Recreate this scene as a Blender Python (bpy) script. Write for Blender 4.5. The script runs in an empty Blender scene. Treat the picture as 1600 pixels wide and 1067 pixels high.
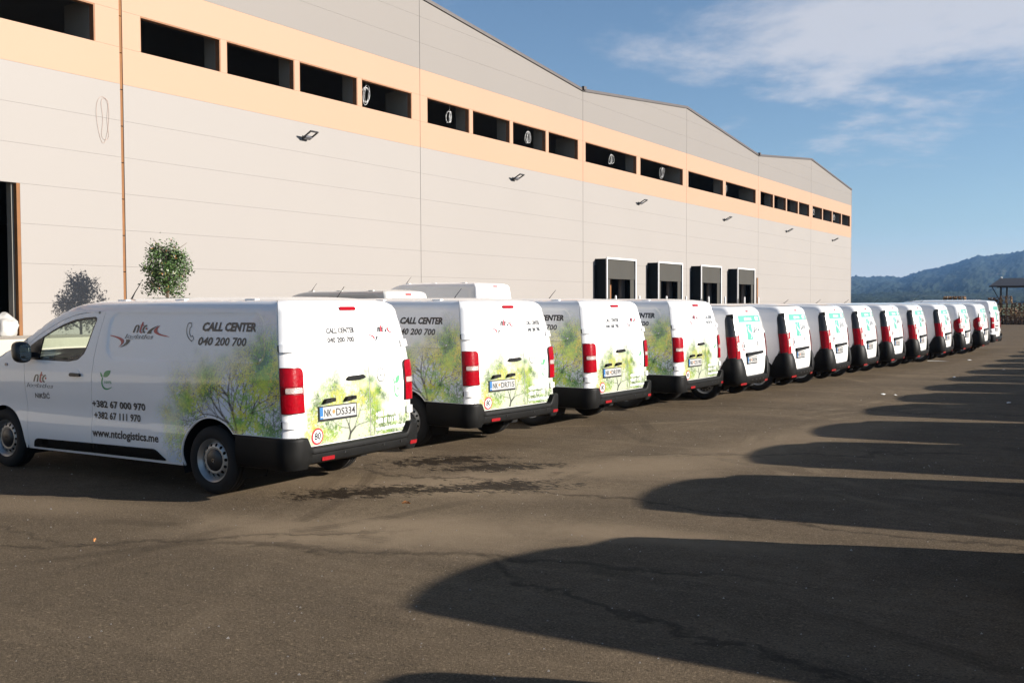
import bpy, bmesh, math, random
import numpy as np
from mathutils import Vector, Matrix
from mathutils.geometry import delaunay_2d_cdt, tessellate_polygon

sc = bpy.context.scene
C = sc.collection
R = math.radians

# ------------------------------------------------------------------ camera
cam_d = bpy.data.cameras.new('camera')
cam = bpy.data.objects.new('camera', cam_d)
C.objects.link(cam)
cam_d.sensor_width = 36.0
cam_d.lens = 36.09
cam_d.clip_start = 0.05
cam_d.clip_end = 30000
CAM_YAW, CAM_PITCH, CAM_ROLL, CAM_H = .5581, .0367, -.0038, 1.845
_a = Vector((-math.sin(CAM_YAW), math.cos(CAM_YAW), 0))
_r = Vector((math.cos(CAM_YAW), math.sin(CAM_YAW), 0))
_u = Vector((0, 0, 1))
_a2 = _a * math.cos(CAM_PITCH) - _u * math.sin(CAM_PITCH)
_u2 = _u * math.cos(CAM_PITCH) + _a * math.sin(CAM_PITCH)
_r3 = _r * math.cos(CAM_ROLL) + _u2 * math.sin(CAM_ROLL)
_u3 = _u2 * math.cos(CAM_ROLL) - _r * math.sin(CAM_ROLL)
cam.matrix_world = Matrix(((_r3.x, _u3.x, -_a2.x, 0), (_r3.y, _u3.y, -_a2.y, 0), (_r3.z, _u3.z, -_a2.z, CAM_H), (0, 0, 0, 1)))
sc.camera = cam

# ------------------------------------------------------------------ light
SUN_EL, SUN_AZ = R(18), R(69.5)           # azimuth clockwise from +Y
to_sun = Vector((math.sin(SUN_AZ) * math.cos(SUN_EL), math.cos(SUN_AZ) * math.cos(SUN_EL), math.sin(SUN_EL)))
sun_d = bpy.data.lights.new('sun', 'SUN')
sun_d.energy = 5.0
sun_d.angle = R(.55)
sun_d.color = (1.0, .93, .84)
sun = bpy.data.objects.new('sun', sun_d)
sun.rotation_euler = to_sun.to_track_quat('Z', 'Y').to_euler()
sun.location = (30, 10, 30)
C.objects.link(sun)

world = bpy.data.worlds.new('World')
sc.world = world
world.use_nodes = True
wn, wl = world.node_tree.nodes, world.node_tree.links
wn.clear()
SKY_STRENGTH = .05
w_out = wn.new('ShaderNodeOutputWorld')
w_bg = wn.new('ShaderNodeBackground')
w_bg.inputs['Strength'].default_value = SKY_STRENGTH
sky = wn.new('ShaderNodeTexSky')
sky.sky_type = 'NISHITA'
sky.sun_disc = False
sky.sun_elevation = SUN_EL
sky.sun_rotation = SUN_AZ
sky.altitude = 600
sky.air_density = 1.0
sky.dust_density = .5
sky.ozone_density = 2.6
geo = wn.new('ShaderNodeTexCoord')
sep = wn.new('ShaderNodeSeparateXYZ')
wl.new(geo.outputs['Generated'], sep.inputs[0])
def wm(op, a, b=None, clamp=False):
    n = wn.new('ShaderNodeMath'); n.operation = op; n.use_clamp = clamp
    for i, v in enumerate((a, b)):
        if v is None: continue
        if isinstance(v, (int, float)): n.inputs[i].default_value = v
        else: wl.new(v, n.inputs[i])
    return n.outputs[0]
zc = wm('ADD', wm('MAXIMUM', sep.outputs[2], 0.0), .10)
cx = wm('DIVIDE', sep.outputs[0], zc)
cy = wm('DIVIDE', sep.outputs[1], zc)
comb = wn.new('ShaderNodeCombineXYZ')
wl.new(cx, comb.inputs[0]); wl.new(cy, comb.inputs[1])
def wnoise(scale, detail, rough, off, sy=1.0, dist=0.0):
    mp = wn.new('ShaderNodeMapping')
    mp.inputs['Location'].default_value = off
    mp.inputs['Rotation'].default_value = (0, 0, R(-25))
    mp.inputs['Scale'].default_value = (1, sy, 1)
    wl.new(comb.outputs[0], mp.inputs[0])
    n = wn.new('ShaderNodeTexNoise')
    n.inputs['Scale'].default_value = scale
    n.inputs['Detail'].default_value = detail
    n.inputs['Roughness'].default_value = rough
    n.inputs['Distortion'].default_value = dist
    wl.new(mp.outputs[0], n.inputs['Vector'])
    return n.outputs[0]
CLOUD_OFF = (1.2, 1.5, 0)
n1 = wnoise(.75, 9, .62, CLOUD_OFF, 1.0, .25)
n2 = wnoise(.13, 2, .5, (6.1, 4.05, 0))
cov = wm('ADD', wm('MULTIPLY', n1, 1.0), wm('MULTIPLY', wm('SUBTRACT', n2, .5), .9))
mr = wn.new('ShaderNodeMapRange'); mr.interpolation_type = 'SMOOTHSTEP'
mr.inputs['From Min'].default_value = .51; mr.inputs['From Max'].default_value = .68
mr.inputs['To Max'].default_value = .8
wl.new(cov, mr.inputs[0])
cmix = wn.new('ShaderNodeMix'); cmix.data_type = 'RGBA'
hor = wn.new('ShaderNodeMapRange'); hor.interpolation_type = 'SMOOTHSTEP'      # thin veil of stratus round the horizon
hor.inputs['From Min'].default_value = .075; hor.inputs['From Max'].default_value = .0; hor.inputs['To Max'].default_value = .8
wl.new(sep.outputs[2], hor.inputs[0])
up = wn.new('ShaderNodeMapRange'); up.interpolation_type = 'SMOOTHSTEP'
up.inputs['From Min'].default_value = .005; up.inputs['From Max'].default_value = .05
wl.new(sep.outputs[2], up.inputs[0])
wl.new(wm('MAXIMUM', wm('MULTIPLY', mr.outputs[0], up.outputs[0]), hor.outputs[0]), cmix.inputs['Factor'])
wl.new(sky.outputs[0], cmix.inputs['A'])
cmix.inputs['B'].default_value = (5.7, 5.6, 5.8, 1)
wl.new(cmix.outputs['Result'], w_bg.inputs['Color'])
wl.new(w_bg.outputs[0], w_out.inputs['Surface'])

vs = sc.view_settings
vs.view_transform = 'Standard'
vs.look = 'None'
vs.exposure = 1.32
vs.gamma = 1.0
vs.use_curve_mapping = False
sc.cycles.volume_step_rate = 4
sc.cycles.max_bounces = 10
sc.cycles.transparent_max_bounces = 12

# ------------------------------------------------------------------ materials
MATS = {}
def nodes_of(m):
    return m.node_tree.nodes, m.node_tree.links

def mat(name, col, rough=.5, metal=0.0, spec=.5, coat=0.0, coat_rough=.05, vary=.06, vscale=6.0, bump=0.0, bscale=60.0, emit=None):
    """Principled material whose colour and gloss wander a little with a noise, so nothing is quite flat."""
    if name in MATS: return MATS[name]
    m = bpy.data.materials.new(name); m.use_nodes = True
    n, l = nodes_of(m)
    b = n['Principled BSDF']
    tc = n.new('ShaderNodeTexCoord')
    nz = n.new('ShaderNodeTexNoise')
    nz.inputs['Scale'].default_value = vscale
    nz.inputs['Detail'].default_value = 6
    l.new(tc.outputs['Object'], nz.inputs['Vector'])
    rmp = n.new('ShaderNodeMix'); rmp.data_type = 'RGBA'
    rmp.inputs['A'].default_value = (*[c * (1 - vary) for c in col], 1)
    rmp.inputs['B'].default_value = (*[min(1, c * (1 + vary)) for c in col], 1)
    l.new(nz.outputs[0], rmp.inputs['Factor'])
    l.new(rmp.outputs['Result'], b.inputs['Base Color'])
    rr = n.new('ShaderNodeMapRange')
    rr.inputs['To Min'].default_value = max(0, rough * .85)
    rr.inputs['To Max'].default_value = min(1, rough * 1.15)
    l.new(nz.outputs[0], rr.inputs[0]); l.new(rr.outputs[0], b.inputs['Roughness'])
    b.inputs['Metallic'].default_value = metal
    b.inputs['Specular IOR Level'].default_value = spec
    b.inputs['Coat Weight'].default_value = coat
    b.inputs['Coat Roughness'].default_value = coat_rough
    if bump:
        nb = n.new('ShaderNodeTexNoise'); nb.inputs['Scale'].default_value = bscale; nb.inputs['Detail'].default_value = 4
        l.new(tc.outputs['Object'], nb.inputs['Vector'])
        bp = n.new('ShaderNodeBump'); bp.inputs['Strength'].default_value = bump; bp.inputs['Distance'].default_value = .01
        l.new(nb.outputs[0], bp.inputs['Height']); l.new(bp.outputs[0], b.inputs['Normal'])
    MATS[name] = m
    return m

def glass_mat(name, col, rough=.0, alpha=.3):
    """Thin tinted glazing: part mirror, part see-through."""
    if name in MATS: return MATS[name]
    m = bpy.data.materials.new(name); m.use_nodes = True
    n, l = nodes_of(m); n.clear()
    out = n.new('ShaderNodeOutputMaterial')
    tr = n.new('ShaderNodeBsdfTransparent'); tr.inputs[0].default_value = (*col, 1)
    gl = n.new('ShaderNodeBsdfGlossy'); gl.inputs['Roughness'].default_value = rough
    lw = n.new('ShaderNodeLayerWeight'); lw.inputs[0].default_value = .5
    p5 = n.new('ShaderNodeMath'); p5.operation = 'POWER'; p5.inputs[1].default_value = 4.5; l.new(lw.outputs['Facing'], p5.inputs[0])
    fr = n.new('ShaderNodeMapRange'); fr.inputs['To Min'].default_value = .05; fr.inputs['To Max'].default_value = .8; l.new(p5.outputs[0], fr.inputs[0])
    ms = n.new('ShaderNodeMixShader')
    l.new(fr.outputs[0], ms.inputs[0]); l.new(tr.outputs[0], ms.inputs[1]); l.new(gl.outputs[0], ms.inputs[2])
    l.new(ms.outputs[0], out.inputs[0])
    MATS[name] = m
    return m

PAINT = dict(rough=.38, spec=.5, coat=.9, coat_rough=.04)
white = mat('white paint', (.85, .84, .82), vary=.02, vscale=2, **PAINT)
greyp = mat('grey beige paint', (.62, .61, .57), vary=.03, **PAINT)
plastic = mat('black bumper plastic', (.0065, .0064, .0062), rough=.5, spec=.11, vary=.35, vscale=9, bump=.15, bscale=400)
trim = mat('black trim', (.012, .012, .013), rough=.35, vary=.2)
rubber = mat('tyre rubber', (.018, .017, .016), rough=.8, spec=.25, vary=.4, vscale=14, bump=.2, bscale=90)
steel = mat('painted steel rim', (.33, .33, .32), rough=.38, metal=.75, vary=.12, vscale=20)
dark = mat('underbody black', (.010, .010, .010), rough=.85, spec=.2, vary=.3)
redl = mat('red lamp lens', (.23, .001, .006), rough=.25, spec=.12, coat=.08, vary=.35, vscale=26, bump=.25, bscale=45)
clearl = mat('clear lamp lens', (.32, .26, .24), rough=.2, coat=.15, vary=.25, vscale=60, bump=.5, bscale=70)
refl = mat('red reflector', (.22, .004, .008), rough=.25, coat=.6, vary=.2, vscale=40)
chrome = mat('chrome', (.55, .55, .55), rough=.15, metal=1.0, vary=.05)
inkblack = mat('black vinyl print', (.012, .012, .013), rough=.4, coat=.5, vary=.1)
inkred = mat('red vinyl print', (.40, .010, .022), rough=.4, coat=.5, vary=.05)
inkgrey = mat('grey vinyl print', (.10, .10, .10), rough=.4, coat=.5, vary=.05)
inkwhite = mat('white vinyl print', (.80, .80, .80), rough=.4, coat=.5, vary=.03)
inkgreen = mat('green vinyl print', (.02, .28, .09), rough=.4, coat=.5, vary=.05)
inkmint = mat('mint vinyl print', (.065, .31, .225), rough=.4, coat=.5, vary=.05)
inkpale = mat('pale green vinyl print', (.09, .33, .15), rough=.4, coat=.5, vary=.05)
inkblue = mat('blue plate band', (.015, .115, .30), rough=.4, coat=.3, vary=.05)
inkorange = mat('plate emblem', (.62, .16, .05), rough=.4, vary=.1, vscale=90)
platew = mat('plate white', (.36, .36, .35), rough=.35, vary=.04, vscale=30)
seatm = mat('seat fabric', (.06, .06, .065), rough=.9, vary=.3, vscale=40)
dash = mat('dashboard plastic', (.03, .03, .032), rough=.6, vary=.2)
liner = mat('cab lining', (.30, .28, .23), rough=.8, vary=.1)
tint = glass_mat('cab glass', (.80, .88, .82))
rearglass = mat('dark rear window', (.02, .023, .025), rough=.06, coat=1.0, vary=.1)
mirrorm = mat('mirror glass', (.75, .78, .8), rough=.02, metal=1.0, vary=.0)

def attr_paint(name, layer, rough=.38):
    m = bpy.data.materials.new(name); m.use_nodes = True
    n, l = nodes_of(m)
    b = n['Principled BSDF']
    a = n.new('ShaderNodeVertexColor'); a.layer_name = layer
    l.new(a.outputs[0], b.inputs['Base Color'])
    b.inputs['Roughness'].default_value = rough
    b.inputs['Coat Weight'].default_value = .9
    b.inputs['Coat Roughness'].default_value = .06
    return m
wrapm = attr_paint('printed vinyl wrap', 'print')

# ------------------------------------------------------------------ object helpers
def link_mesh(name, V, F, material=None, parent=None, smooth=True, loc=None, rot=None):
    me = bpy.data.meshes.new(name)
    V = np.asarray(V, dtype=np.float64)
    me.from_pydata(V.tolist(), [], [list(map(int, f)) for f in F])
    me.validate(); me.update()
    if smooth and len(me.polygons):
        me.polygons.foreach_set('use_smooth', np.ones(len(me.polygons), dtype=bool))
    if material: me.materials.append(material)
    o = bpy.data.objects.new(name, me)
    C.objects.link(o)
    if parent: o.parent = parent
    if loc is not None: o.location = loc
    if rot is not None: o.rotation_euler = rot
    return o

def reuse(name, src, parent=None, loc=None, rot=None, scale=None):
    o = bpy.data.objects.new(name, src.data); C.objects.link(o)
    if parent: o.parent = parent
    if loc is not None: o.location = loc
    if rot is not None: o.rotation_euler = rot
    if scale is not None: o.scale = scale
    return o

def thing(name, label, cat, loc=(0, 0, 0), rz=0, group=None):
    o = bpy.data.objects.new(name, None); C.objects.link(o)
    o.empty_display_size = .2
    o.location = loc; o.rotation_euler = (0, 0, rz)
    tag(o, label, cat, group)
    return o

def tag(o, label=None, cat=None, group=None, kind=None):
    if label: o['label'] = label
    if cat: o['category'] = cat
    if group: o['group'] = group
    if kind: o['kind'] = kind
    return o

def copy_tree(o, parent=None):
    c = o.copy(); C.objects.link(c); c.parent = parent
    for ch in list(o.children): copy_tree(ch, c)
    return c

class MB:
    """collects boxes, tubes and lathes into one mesh"""
    def __init__(s): s.V = []; s.F = []
    def add(s, V, F):
        o = len(s.V); s.V += [tuple(map(float, v)) for v in V]; s.F += [[i + o for i in f] for f in F]; return s
    def box(s, a, b, bev=0.0):
        x0, y0, z0 = a; x1, y1, z1 = b
        if bev <= 0:
            V = [(x0, y0, z0), (x1, y0, z0), (x1, y1, z0), (x0, y1, z0), (x0, y0, z1), (x1, y0, z1), (x1, y1, z1), (x0, y1, z1)]
            return s.add(V, [(0, 3, 2, 1), (4, 5, 6, 7), (0, 1, 5, 4), (1, 2, 6, 5), (2, 3, 7, 6), (3, 0, 4, 7)])
        bm = bmesh.new(); bmesh.ops.create_cube(bm, size=1)
        for v in bm.verts:
            v.co = Vector(((x0 + x1) / 2 + v.co.x * (x1 - x0), (y0 + y1) / 2 + v.co.y * (y1 - y0), (z0 + z1) / 2 + v.co.z * (z1 - z0)))
        bmesh.ops.bevel(bm, geom=bm.edges[:], offset=bev, segments=2, affect='EDGES', profile=.6)
        bm.verts.index_update()
        s.add([v.co[:] for v in bm.verts], [[v.index for v in f.verts] for f in bm.faces]); bm.free(); return s
    def tube(s, pts, r, n=8, closed=False):
        P = [Vector(p) for p in pts]; rings = []
        up = Vector((.13, .27, .95)).normalized(); N = len(P)
        rr = r if hasattr(r, '__len__') else [r] * N
        V = []; F = []
        for i, p in enumerate(P):
            if closed: d = P[(i + 1) % N] - P[i - 1]
            else: d = P[min(i + 1, N - 1)] - P[max(i - 1, 0)]
            d.normalize()
            a = d.cross(up)
            if a.length < 1e-3: a = d.cross(Vector((1, 0, 0)))
            a.normalize(); b = d.cross(a)
            for k in range(n):
                t = 2 * math.pi * k / n
                V.append(p + (a * math.cos(t) + b * math.sin(t)) * rr[i])
        M = N if closed else N - 1
        for i in range(M):
            for k in range(n):
                j = (i + 1) % N
                F.append((i * n + k, i * n + (k + 1) % n, j * n + (k + 1) % n, j * n + k))
        if not closed:
            F.append(list(range(n))); F.append([(N - 1) * n + k for k in range(n)][::-1])
        return s.add(V, F)
    def lathe(s, prof, axis='y', n=40, at=(0, 0, 0), closed=False):
        """prof: list of (axial, radius)"""
        V = []; F = []; m = len(prof)
        for k in range(n):
            t = 2 * math.pi * k / n; c_, s_ = math.cos(t), math.sin(t)
            for (h, r) in prof:
                if axis == 'y': V.append((at[0] + r * c_, at[1] + h, at[2] + r * s_))
                elif axis == 'z': V.append((at[0] + r * c_, at[1] + r * s_, at[2] + h))
                else: V.append((at[0] + h, at[1] + r * c_, at[2] + r * s_))
        for k in range(n):
            for i in range(m if closed else m - 1):
                a = k * m + i; b = k * m + (i + 1) % m; c2 = ((k + 1) % n) * m + (i + 1) % m; d = ((k + 1) % n) * m + i
                F.append((a, b, c2, d))
        return s.add(V, F)
    def build(s, name, material, parent=None, smooth=False, loc=None, rot=None, angle=None):
        o = link_mesh(name, s.V, s.F, material, parent, smooth, loc, rot)
        bm = bmesh.new(); bm.from_mesh(o.data)
        bmesh.ops.recalc_face_normals(bm, faces=bm.faces[:]); bm.to_mesh(o.data); bm.free()
        if smooth: o.data.set_sharp_from_angle(angle=R(angle or 35))
        return o

# ------------------------------------------------------------------ flat shapes (prints, outlines)
def in_poly(P, poly):
    """P (n,2), poly list of (x,y) -> bool array"""
    poly = np.asarray(poly); x, y = P[:, 0], P[:, 1]
    ins = np.zeros(len(P), bool); j = len(poly) - 1
    for i in range(len(poly)):
        xi, yi = poly[i]; xj, yj = poly[j]
        c = ((yi > y) != (yj > y))
        with np.errstate(divide='ignore', invalid='ignore'):
            c &= x < (xj - xi) * (y - yi) / (yj - yi if yj != yi else 1e-12) + xi
        ins ^= c; j = i
    return ins

def dist_loop(P, poly, closed=True):
    poly = np.asarray(poly, float); A = poly; B = np.roll(poly, -1, 0)
    if not closed: A, B = A[:-1], B[:-1]
    d = np.full(len(P), 1e9)
    for a, b in zip(A, B):
        ab = b - a; L = ab @ ab
        if L < 1e-14: continue
        t = np.clip(((P - a) @ ab) / L, 0, 1)
        q = a + t[:, None] * ab
        d = np.minimum(d, np.hypot(*(P - q).T))
    return d

def densify(poly, step):
    out = []
    n = len(poly)
    for i in range(n):
        a = np.array(poly[i], float); b = np.array(poly[(i + 1) % n], float)
        k = max(1, int(math.ceil(np.hypot(*(b - a)) / step)))
        for j in range(k): out.append(tuple(a + (b - a) * j / k))
    return out

def rounded(poly, r, n=5):
    """round each corner of a polygon; r a number or list"""
    out = []; N = len(poly)
    rs = r if hasattr(r, '__len__') else [r] * N
    for i in range(N):
        p = Vector(poly[i]).to_2d(); a = Vector(poly[i - 1]).to_2d(); b = Vector(poly[(i + 1) % N]).to_2d()
        if rs[i] <= 0: out.append(tuple(p)); continue
        u = (a - p); v = (b - p)
        k = min(rs[i], u.length * .49, v.length * .49)
        p0 = p + u.normalized() * k; p1 = p + v.normalized() * k
        for j in range(n + 1):
            t = j / n
            q = p0 * (1 - t) ** 2 + p * 2 * t * (1 - t) + p1 * t * t
            out.append(tuple(q))
    return out

def bez(p0, p1, p2, p3, n=12):
    t = np.linspace(0, 1, n)[:, None]
    p0, p1, p2, p3 = map(np.array, (p0, p1, p2, p3))
    return ((1 - t) ** 3 * p0 + 3 * (1 - t) ** 2 * t * p1 + 3 * (1 - t) * t * t * p2 + t ** 3 * p3).tolist()

def fill2d(poly):
    tri = tessellate_polygon([[Vector((x, y, 0)) for x, y in poly]])
    return np.array(poly, float), [tuple(t) for t in tri]

def ribbon2d(pts, w, closed=False):
    P = np.array(pts, float); n = len(P)
    ws = np.array(w if hasattr(w, '__len__') else [w] * n) / 2
    if closed: d = np.roll(P, -1, 0) - np.roll(P, 1, 0)
    else:
        d = np.gradient(P, axis=0)
    d /= np.maximum(np.hypot(d[:, 0], d[:, 1]), 1e-9)[:, None]
    nrm = np.stack([-d[:, 1], d[:, 0]], 1)
    V = np.concatenate([P + nrm * ws[:, None], P - nrm * ws[:, None]])
    F = [(i, (i + 1) % n, n + (i + 1) % n, n + i) for i in range(n if closed else n - 1)]
    return V, F

def disc2d(cx, cy, r, n=28, ry=None):
    t = np.linspace(0, 2 * math.pi, n, endpoint=False)
    return fill2d([(cx + r * math.cos(a), cy + (ry or r) * math.sin(a)) for a in t])

_TXT = {}
def text2d(body, bold=0.0, shear=0.0, spacing=1.0):
    """letters as a flat mesh, normalised so the cap height is 1 and it starts at 0"""
    key = (body, bold, shear, spacing)
    if key in _TXT: return _TXT[key]
    cu = bpy.data.curves.new('t', 'FONT'); cu.body = body; cu.offset = bold; cu.shear = shear
    cu.space_character = spacing; cu.resolution_u = 2; cu.fill_mode = 'FRONT'
    ob = bpy.data.objects.new('t', cu); C.objects.link(ob)
    bpy.context.view_layer.update()
    dg = bpy.context.evaluated_depsgraph_get()
    me = bpy.data.meshes.new_from_object(ob.evaluated_get(dg))
    V = np.array([v.co[:2] for v in me.vertices]); F = [tuple(p.vertices) for p in me.polygons]
    bpy.data.objects.remove(ob); bpy.data.curves.remove(cu); bpy.data.meshes.remove(me)
    V[:, 0] -= V[:, 0].min()
    _TXT[key] = (V, F)
    return _TXT[key]
for key in (('logistics', .035, .25), ('logistics', -.004, .25), ('100%', .01), ('80', .03), ('MNE',), ('NIKŠIĆ', .02), ('CALL CENTER', .045, .22), ('040 200 700', .028, .18), ('+382 67 000 970', .012), ('+382 67 111 970', .012), ('www.ntclogistics.me', .006), ('www.ntclogistics.me', .010), ('CALL CENTER', .045), ('040 200 700', .035), ('www.ntclogistics.me', .024), ('+382 67 000 970', .03), ('+382 67 111 970', .03), ('www.ntclogistics.me', .03), ('SAVA', .012), ('IZBOR BAK', .03), ('www.sava.me', 0.0), ('NK', .012)):
    text2d(*key)
for q in ('DS334', 'DR715', 'DR599', 'DS190', 'DR596', 'DR510', 'DR531', 'DR528', 'DR562', 'DR540', 'DR533', 'DS112', 'DS204'):
    text2d(q, .012)

# ------------------------------------------------------------------ vehicle body surface
def interp(xs, ys): 
    xs = np.array(xs, float); ys = np.array(ys, float)
    return lambda v: np.interp(v, xs, ys)

def smooth_interp(xs, ys):
    """monotone-ish cubic table"""
    xs = np.array(xs, float); ys = np.array(ys, float)
    m = np.gradient(ys, xs)
    def f(v):
        v = np.clip(np.asarray(v, float), xs[0], xs[-1])
        i = np.clip(np.searchsorted(xs, v) - 1, 0, len(xs) - 2)
        h = xs[i + 1] - xs[i]; t = (v - xs[i]) / h
        return ((2 * t ** 3 - 3 * t * t + 1) * ys[i] + (t ** 3 - 2 * t * t + t) * h * m[i]
                + (-2 * t ** 3 + 3 * t * t) * ys[i + 1] + (t ** 3 - t * t) * h * m[i + 1])
    return f

class Shape:
    """A van body as one surface P(s, t). On the flank s is the distance from the tail, round the rear corner and
    across the tail s runs on below zero; t is height, then arc length over the roof edge."""
    def __init__(self, L, w, rc, bow, side_in, rear_in, H, ab, crown, nose=.55):
        self.L, self.w = L, w
        y = np.linspace(0, w - rc, 20); rear = np.stack([bow * (y / w) ** 2, y], 1)
        x_c = rear[-1, 0] + rc
        a = np.linspace(0, math.pi / 2, 16)[1:]
        corner = np.stack([x_c - rc * np.cos(a), w - rc + rc * np.sin(a)], 1)
        xf = L - nose
        side = np.stack([np.linspace(x_c, xf, 60)[1:], np.full(59, w)], 1)
        q = np.linspace(0, 1, 40)[1:]
        ang = q * math.pi / 2
        front = np.stack([xf + nose * np.sin(ang) ** .9, w * np.cos(ang) ** .55], 1)
        P = np.concatenate([rear, corner, side, front])
        d = np.hypot(*np.diff(P, axis=0).T); s = np.concatenate([[0], np.cumsum(d)])
        i0 = len(rear) + len(corner) - 1
        s = s - s[i0] + x_c
        self.ps, self.pl = s, P
        self.xc, self.yc = x_c, w - rc
        self.smin, self.smax = s[0], s[-1]
        g = np.gradient(P, axis=0); g /= np.hypot(*g.T)[:, None]
        self.pn = np.stack([-g[:, 1], g[:, 0]], 1)      # outward
        self.i_side = smooth_interp(*zip(*side_in)); self.i_rear = smooth_interp(*zip(*rear_in))
        self.H = smooth_interp(*zip(*H)); 
        self.a = interp([p[0] for p in ab], [p[1] for p in ab]); self.b = interp([p[0] for p in ab], [p[2] for p in ab])
        self.crown = crown
    def sy(self, y):
        """s of a point on the tail at lateral position y (left +)"""
        k = np.interp(abs(y), self.pl[:35, 1], self.ps[:35])
        return k if y >= 0 else 2 * self.smin - k
    def zt(self, s):
        x = np.interp(s, self.ps, self.pl[:, 0]); return self.H(x) - self.b(x)
    def tmax(self, s):
        s = np.asarray(s, float); s = np.where(s < self.smin, 2 * self.smin - s, s)
        x = np.interp(s, self.ps, self.pl[:, 0]); a, b = self.a(x), self.b(x)
        return self.H(x) - b + math.pi / 2 * np.sqrt((a * a + b * b) / 2)
    def raw(self, s, t):
        s = np.asarray(s, float); t = np.asarray(t, float)
        flip = s < self.smin
        s = np.where(flip, 2 * self.smin - s, s)
        x = np.interp(s, self.ps, self.pl[:, 0]); y = np.interp(s, self.ps, self.pl[:, 1])
        nx = np.interp(s, self.ps, self.pn[:, 0]); ny = np.interp(s, self.ps, self.pn[:, 1])
        a, b = self.a(x), self.b(x); H = self.H(x); zt = H - b
        Lr = math.pi / 2 * np.sqrt((a * a + b * b) / 2)
        z = np.minimum(t, zt); ph = np.clip((t - zt) / Lr, 0, 1.2) * math.pi / 2
        wr = np.maximum(0, -nx) ** 2; wsd = 1 - wr
        rnd = a * (1 - np.cos(ph))
        i_r = self.i_rear(z) + rnd; i_s = self.i_side(z) + rnd; z = z + b * np.sin(ph)
        fx = np.clip(1 - (x - self.xc) / 1.1, 0, 1); fx = fx * fx * (3 - 2 * fx)
        fy = np.clip(y / self.yc, 0, 1)
        X = x + i_r * fx - i_s * np.maximum(0, nx); Y = y - i_s * fy
        # keep the flanks from crossing in the nose
        return np.stack([X, np.where(flip, -Y, Y), z], -1)
    def P(self, s, t, off=0.0):
        s = np.asarray(s, float); t = np.asarray(t, float)
        p = self.raw(s, t)
        n = self.N(s, t)
        return p + n * (np.asarray(off)[..., None] if np.ndim(off) else off)
    def N(self, s, t):
        e = .004
        ds = self.raw(s + e, t) - self.raw(s - e, t); dt = self.raw(s, t + e) - self.raw(s, t - e)
        n = np.cross(dt, ds); n /= np.maximum(np.linalg.norm(n, axis=-1), 1e-9)[..., None]
        return n

    def panel(self, name, poly, material, parent, holes=(), off=0.0, thick=.018, res=.06, right=False, extra=(), rim_hole=True, shift=None):
        """sheet on the body: outline and holes in (s, t); edges folded inwards so that the joints have depth"""
        loops = [densify(poly, res * .5)] + [densify(h, res * .4) for h in holes]
        pts = []; edges = []
        for lp in loops:
            o = len(pts); n = len(lp); pts += lp
            edges += [(o + i, o + (i + 1) % n) for i in range(n)]
        P = np.array(loops[0]); lo, hi = P.min(0), P.max(0)
        gx, gy = np.meshgrid(np.arange(lo[0] + res / 2, hi[0], res), np.arange(lo[1] + res / 2, hi[1], res))
        G = np.stack([gx.ravel(), gy.ravel()], 1)
        for e in extra: G = np.concatenate([G, np.array(e)])
        if len(G):
            k = in_poly(G, loops[0])
            for h in loops[1:]: k &= ~in_poly(G, h)
            G = G[k]
        if len(G):
            dmin = dist_loop(G, loops[0])
            for h in loops[1:]: dmin = np.minimum(dmin, dist_loop(G, h))
            G = G[dmin > res * .2]
        allp = [Vector(p) for p in pts] + [Vector(p) for p in G.tolist()]
        r = delaunay_2d_cdt(allp, edges, [], 0, 1e-5)
        V2 = np.array([v[:] for v in r[0]]); T = np.array([f for f in r[2]])
        cen = V2[T].mean(1)
        k = in_poly(cen, loops[0])
        for h in loops[1:]: k &= ~in_poly(cen, h)
        T = T[k]
        s, t = V2[:, 0].copy(), V2[:, 1]
        S = 2 * self.smin - s if right else s
        o_ = off(s, t) if callable(off) else off
        V = self.P(S, t, o_); N = self.N(S, t)
        if shift is not None: V = V + np.array(shift)
        fn = np.cross(V[T[:, 1]] - V[T[:, 0]], V[T[:, 2]] - V[T[:, 0]])
        bad = (fn * N[T[:, 0]]).sum(1) < 0
        T[bad] = T[bad][:, ::-1]
        F = T.tolist()
        if thick:
            cnt = {}
            for f in F:
                for i in range(3):
                    a, b = f[i], f[(i + 1) % 3]
                    cnt[(a, b)] = 1
            bd = [(a, b) for (a, b) in cnt if (b, a) not in cnt]
            idx = {}
            VV = V.tolist()
            for a, b in bd:
                for q in (a, b):
                    if q not in idx:
                        idx[q] = len(VV); VV.append(V[q].tolist()); VV.append((V[q] - N[q] * thick).tolist())
                F.append([idx[b], idx[a], idx[a] + 1, idx[b] + 1])
            V = np.array(VV)
        return link_mesh(name, V, F, material, parent)

    def decal(self, name, V2, F, s0, t0, sx, sz, material, parent, off=.0016, right=False, toward=-1):
        """flat print wrapped on the body; u runs to the reader's right"""
        V2 = np.asarray(V2, float)
        s = s0 + toward * V2[:, 0] * sx; t = t0 + V2[:, 1] * sz
        V = self.P(s, t, off); N = self.N(s, t)
        F = [list(f) for f in F]
        out = []
        for f in F:
            a, b, c = V[f[0]], V[f[1]], V[f[2]]
            if (np.cross(b - a, c - a) * N[f[0]]).sum() < 0: f = f[::-1]
            out.append(f)
        return link_mesh(name, V, out, material, parent, smooth=False)

    def text(self, body, sL, sR, t0, cap, material, parent, bold=.0, shear=0.0, off=.0016, name='lettering', spacing=1.0):
        """sL, sR: s of the left and right ends as read; cap: height of a capital"""
        V, F = text2d(body, bold, shear, spacing)
        wd = V[:, 0].max(); ch = .73
        return self.decal(name, V, F, sL, t0, (sL - sR) / wd, cap / ch, material, parent, off)

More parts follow.
